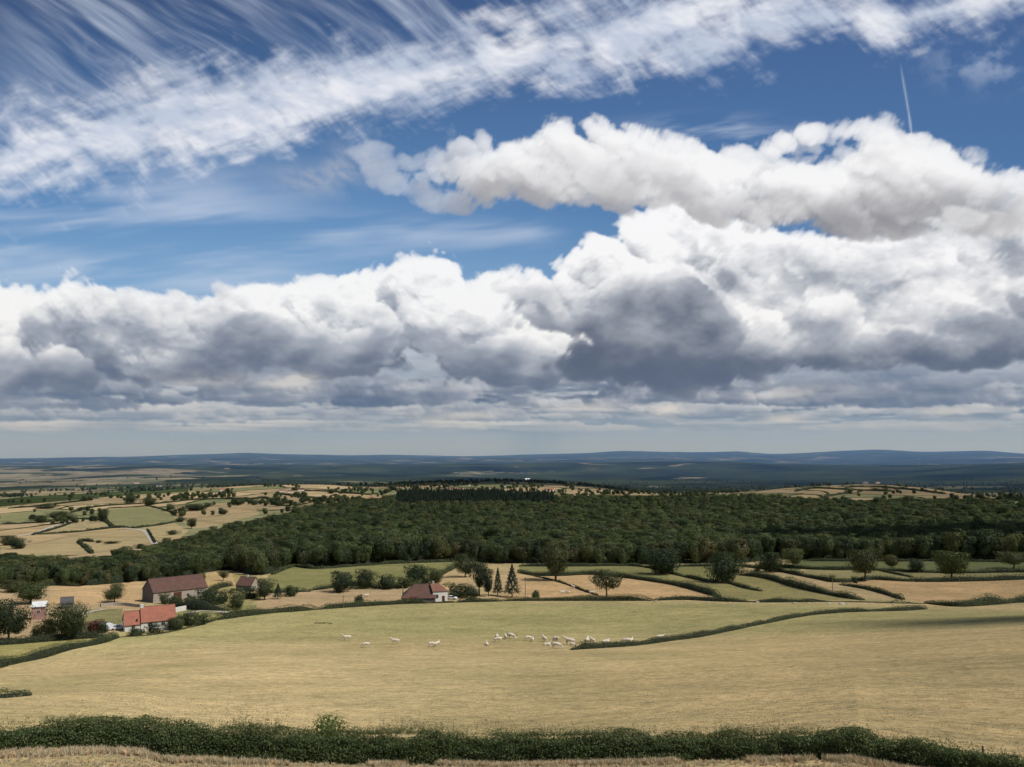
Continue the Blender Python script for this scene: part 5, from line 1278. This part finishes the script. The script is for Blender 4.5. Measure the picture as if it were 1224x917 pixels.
cl=n2(x,y,2.2,1)+.6*n2(x,y,.8,2)+.5*n2(x,y,9,3)
ok=(far_&(cl>-.1))|(nearm&(cl>-.5))
P=np.stack([x,y,H(x,y)-.02],1); sc=np.where(nearm,rng.uniform(.5,1.1,n),rng.uniform(.25,.65,n))
scatter('dry_grass',P[ok],sc[ok],TU,label='short bleached grass tufts over the pasture',cat='grass')
n=5200; k=rng.integers(0,len(NH_A),n); q=NH_A[k]+NH_S[k]*(rng.uniform(.75,1.7,(n,1)))+rng.normal(0,.25,(n,2)); q=q[n2(q[:,0],q[:,1],1.8,2)>-.25]
q2=NH_A[k[:1200]]-NH_S[k[:1200]]*(rng.uniform(.5,1.1,(1200,1)))+rng.normal(0,.2,(1200,2)); q=np.concatenate([q,q2])
scatter('tall_dry_grass',np.concatenate([q,H(q[:,0],q[:,1])[:,None]],1),rng.uniform(.5,1.25,len(q)),TL,label='tall straw coloured grass along the foot of the near hedge',cat='grass')

# ---------------------------------------------------------------- sun, added shadow-casting clouds, sky, camera
EL,AZ=rad(52),rad(116)
SUN=Vector((math.sin(AZ)*math.cos(EL),math.cos(AZ)*math.cos(EL),math.sin(EL)))
sl=bpy.data.lights.new('sun','SUN'); sl.energy=3.6; sl.angle=rad(.53); sl.color=(1.,.955,.88)
so=bpy.data.objects.new('sun',sl); link(so); so.rotation_euler=SUN.to_track_quat('Z','Y').to_euler(); so.location=(200,-100,400)
def shadow_cloud(tx,ty,rx,ry,rz,seed,alt=2100.):  # unseen clouds added overhead to cast shade on chosen ground
    import bmesh; rng=np.random.default_rng(seed); bm=bmesh.new(); bmesh.ops.create_icosphere(bm,subdivisions=5,radius=1.)
    for v in bm.verts:
        c=v.co; f=1+.35*float(n2(c.x*1.7+seed,c.y*1.7+c.z,1.,1))+.2*float(n2(c.x*4+seed,c.y*4+c.z*2,1.,2))+.1*float(n2(c.x*9,c.y*9+c.z*5,1.,3))
        v.co=Vector((c.x*rx*f,c.y*ry*f,c.z*f*(min(130,ry*.5) if c.z>0 else min(30,ry*.2))))
    me=bpy.data.meshes.new('shadow_cloud'); bm.to_mesh(me); bm.free(); me.materials.append(M['shadow_cloud']); me.polygons.foreach_set('use_smooth',[True]*len(me.polygons))
    o=link(bpy.data.objects.new('shadow_cloud',me)); k=(alt-hz(tx,ty))/SUN.z; o.location=(tx+SUN.x*k,ty+SUN.y*k,alt); o.rotation_euler=(0,0,rz); o['kind']='structure'; return o
shadow_cloud(350,565,150,95,-.25,1); shadow_cloud(-20,2420,420,200,.1,2)
_p=hit(1236,739); shadow_cloud(_p.x,_p.y,34,13,-.38,3)

def sky_world():
    img=build_sky(); h,w=img.shape[:2]
    im=bpy.data.images.new('sky_clouds',w,h,alpha=False,float_buffer=True); im.colorspace_settings.name='Non-Color'
    im.pixels.foreach_set(np.concatenate([img,np.ones((h,w,1),np.float32)],2).astype(np.float32).ravel()); im.update()
    wd=bpy.data.worlds.new('World'); scene.world=wd; wd.use_nodes=True; nt=wd.node_tree; nt.nodes.clear(); ln=nt.links
    tc=N(nt,'ShaderNodeTexCoord'); sp=N(nt,'ShaderNodeSeparateXYZ'); ln.new(tc.outputs['Generated'],sp.inputs[0]); X,Y,Z=sp.outputs
    # azimuth and elevation of the direction looked at
    az=math_(nt,'ARCTAN2',X,Y); el=math_(nt,'ARCSINE',Z)
    u=math_(nt,'DIVIDE',math_(nt,'SUBTRACT',math_(nt,'MULTIPLY',az,F_PX),U0),(NX*CELL)); v=math_(nt,'DIVIDE',math_(nt,'SUBTRACT',math_(nt,'MULTIPLY',el,F_PX),V0),(NY*CELL))
    v=math_(nt,'MAXIMUM',v,.002); v=math_(nt,'MINIMUM',v,.998)
    cb=N(nt,'ShaderNodeCombineXYZ'); ln.new(u,cb.inputs[0]); ln.new(v,cb.inputs[1])
    ti=N(nt,'ShaderNodeTexImage',image=im,extension='MIRROR',interpolation='Linear'); ln.new(cb.outputs[0],ti.inputs[0])
    ns=N(nt,'ShaderNodeTexSky',sky_type='NISHITA',sun_disc=False,sun_elevation=EL,sun_rotation=AZ,altitude=500.,air_density=1.,dust_density=1.2)
    b1=N(nt,'ShaderNodeBackground',inp={'Strength':1.}); ln.new(ti.outputs[0],b1.inputs[0])
    b2=N(nt,'ShaderNodeBackground',inp={'Strength':.08}); ln.new(ns.outputs[0],b2.inputs[0])
    f=math_(nt,'SMOOTH_MIN',1.,1.,) if False else math_(nt,'MULTIPLY',math_(nt,'SUBTRACT',el,rad(38)),1/rad(7),True)
    mx=N(nt,'ShaderNodeMixShader'); ln.new(f,mx.inputs[0]); ln.new(b1.outputs[0],mx.inputs[1]); ln.new(b2.outputs[0],mx.inputs[2])
    o=N(nt,'ShaderNodeOutputWorld'); ln.new(mx.outputs[0],o.inputs[0])
    wd.cycles.sampling_method='MANUAL'; wd.cycles.sample_map_resolution=512
sky_world()
# haze lying over the distant country
def haze():
    m,nt,nd,ln=new_mat('haze_air'); v=N(nt,'ShaderNodeVolumeScatter',inp={'Density':HAZE_D,'Anisotropy':.1}); v.inputs['Color'].default_value=(.24,.48,1.,1)
    ab=N(nt,'ShaderNodeVolumeAbsorption',inp={'Density':HAZE_D*.0}); o=N(nt,'ShaderNodeOutputMaterial'); ln.new(v.outputs[0],o.inputs['Volume'])
    a=(rad(75)); mb=MB(); r0,r1=1900.,42000.; z0,z1=-400.,620.
    n=12; inn=[(r0*math.sin(t),r0*math.cos(t)) for t in np.linspace(-a,a,n)]; out=[(r1*math.sin(t),r1*math.cos(t)) for t in np.linspace(-a,a,n)]
    for i in range(n-1):
        A,B_,C_,D_=inn[i],inn[i+1],out[i+1],out[i]
        mb.face([(*A,z1),(*B_,z1),(*C_,z1),(*D_,z1)]); mb.face([(*D_,z0),(*C_,z0),(*B_,z0),(*A,z0)])
        mb.face([(*A,z0),(*B_,z0),(*B_,z1),(*A,z1)]); mb.face([(*C_,z0),(*D_,z0),(*D_,z1),(*C_,z1)])
    for (p_,q_) in ((inn[0],out[0]),(out[-1],inn[-1])): mb.face([(*q_,z0),(*p_,z0),(*p_,z1),(*q_,z1)])
    import bmesh; me=mb.mesh('haze',m); bm=bmesh.new(); bm.from_mesh(me); bmesh.ops.remove_doubles(bm,verts=bm.verts,dist=.5); bmesh.ops.recalc_face_normals(bm,faces=bm.faces); bm.to_mesh(me); bm.free()
    o=link(bpy.data.objects.new('haze',me)); tag(o,kind='structure')
HAZE_D=4.6e-5
haze()
cam=bpy.data.cameras.new('camera'); co=bpy.data.objects.new('camera',cam); link(co); co.location=(0,0,0); co.rotation_euler=(rad(90)+PITCH,0,0)
cam.sensor_width=36; cam.lens=36*F_PX/1224; cam.clip_start=.1; cam.clip_end=90000; scene.camera=co
scene.view_settings.view_transform='Standard'; scene.view_settings.look='None'; scene.view_settings.exposure=0; scene.view_settings.gamma=1
scene.cycles.max_bounces=5; scene.cycles.diffuse_bounces=2; scene.cycles.glossy_bounces=1; scene.cycles.transmission_bounces=2; scene.cycles.volume_bounces=0; scene.cycles.transparent_max_bounces=4
scene.cycles.use_denoising=True; scene.cycles.sample_clamp_indirect=4
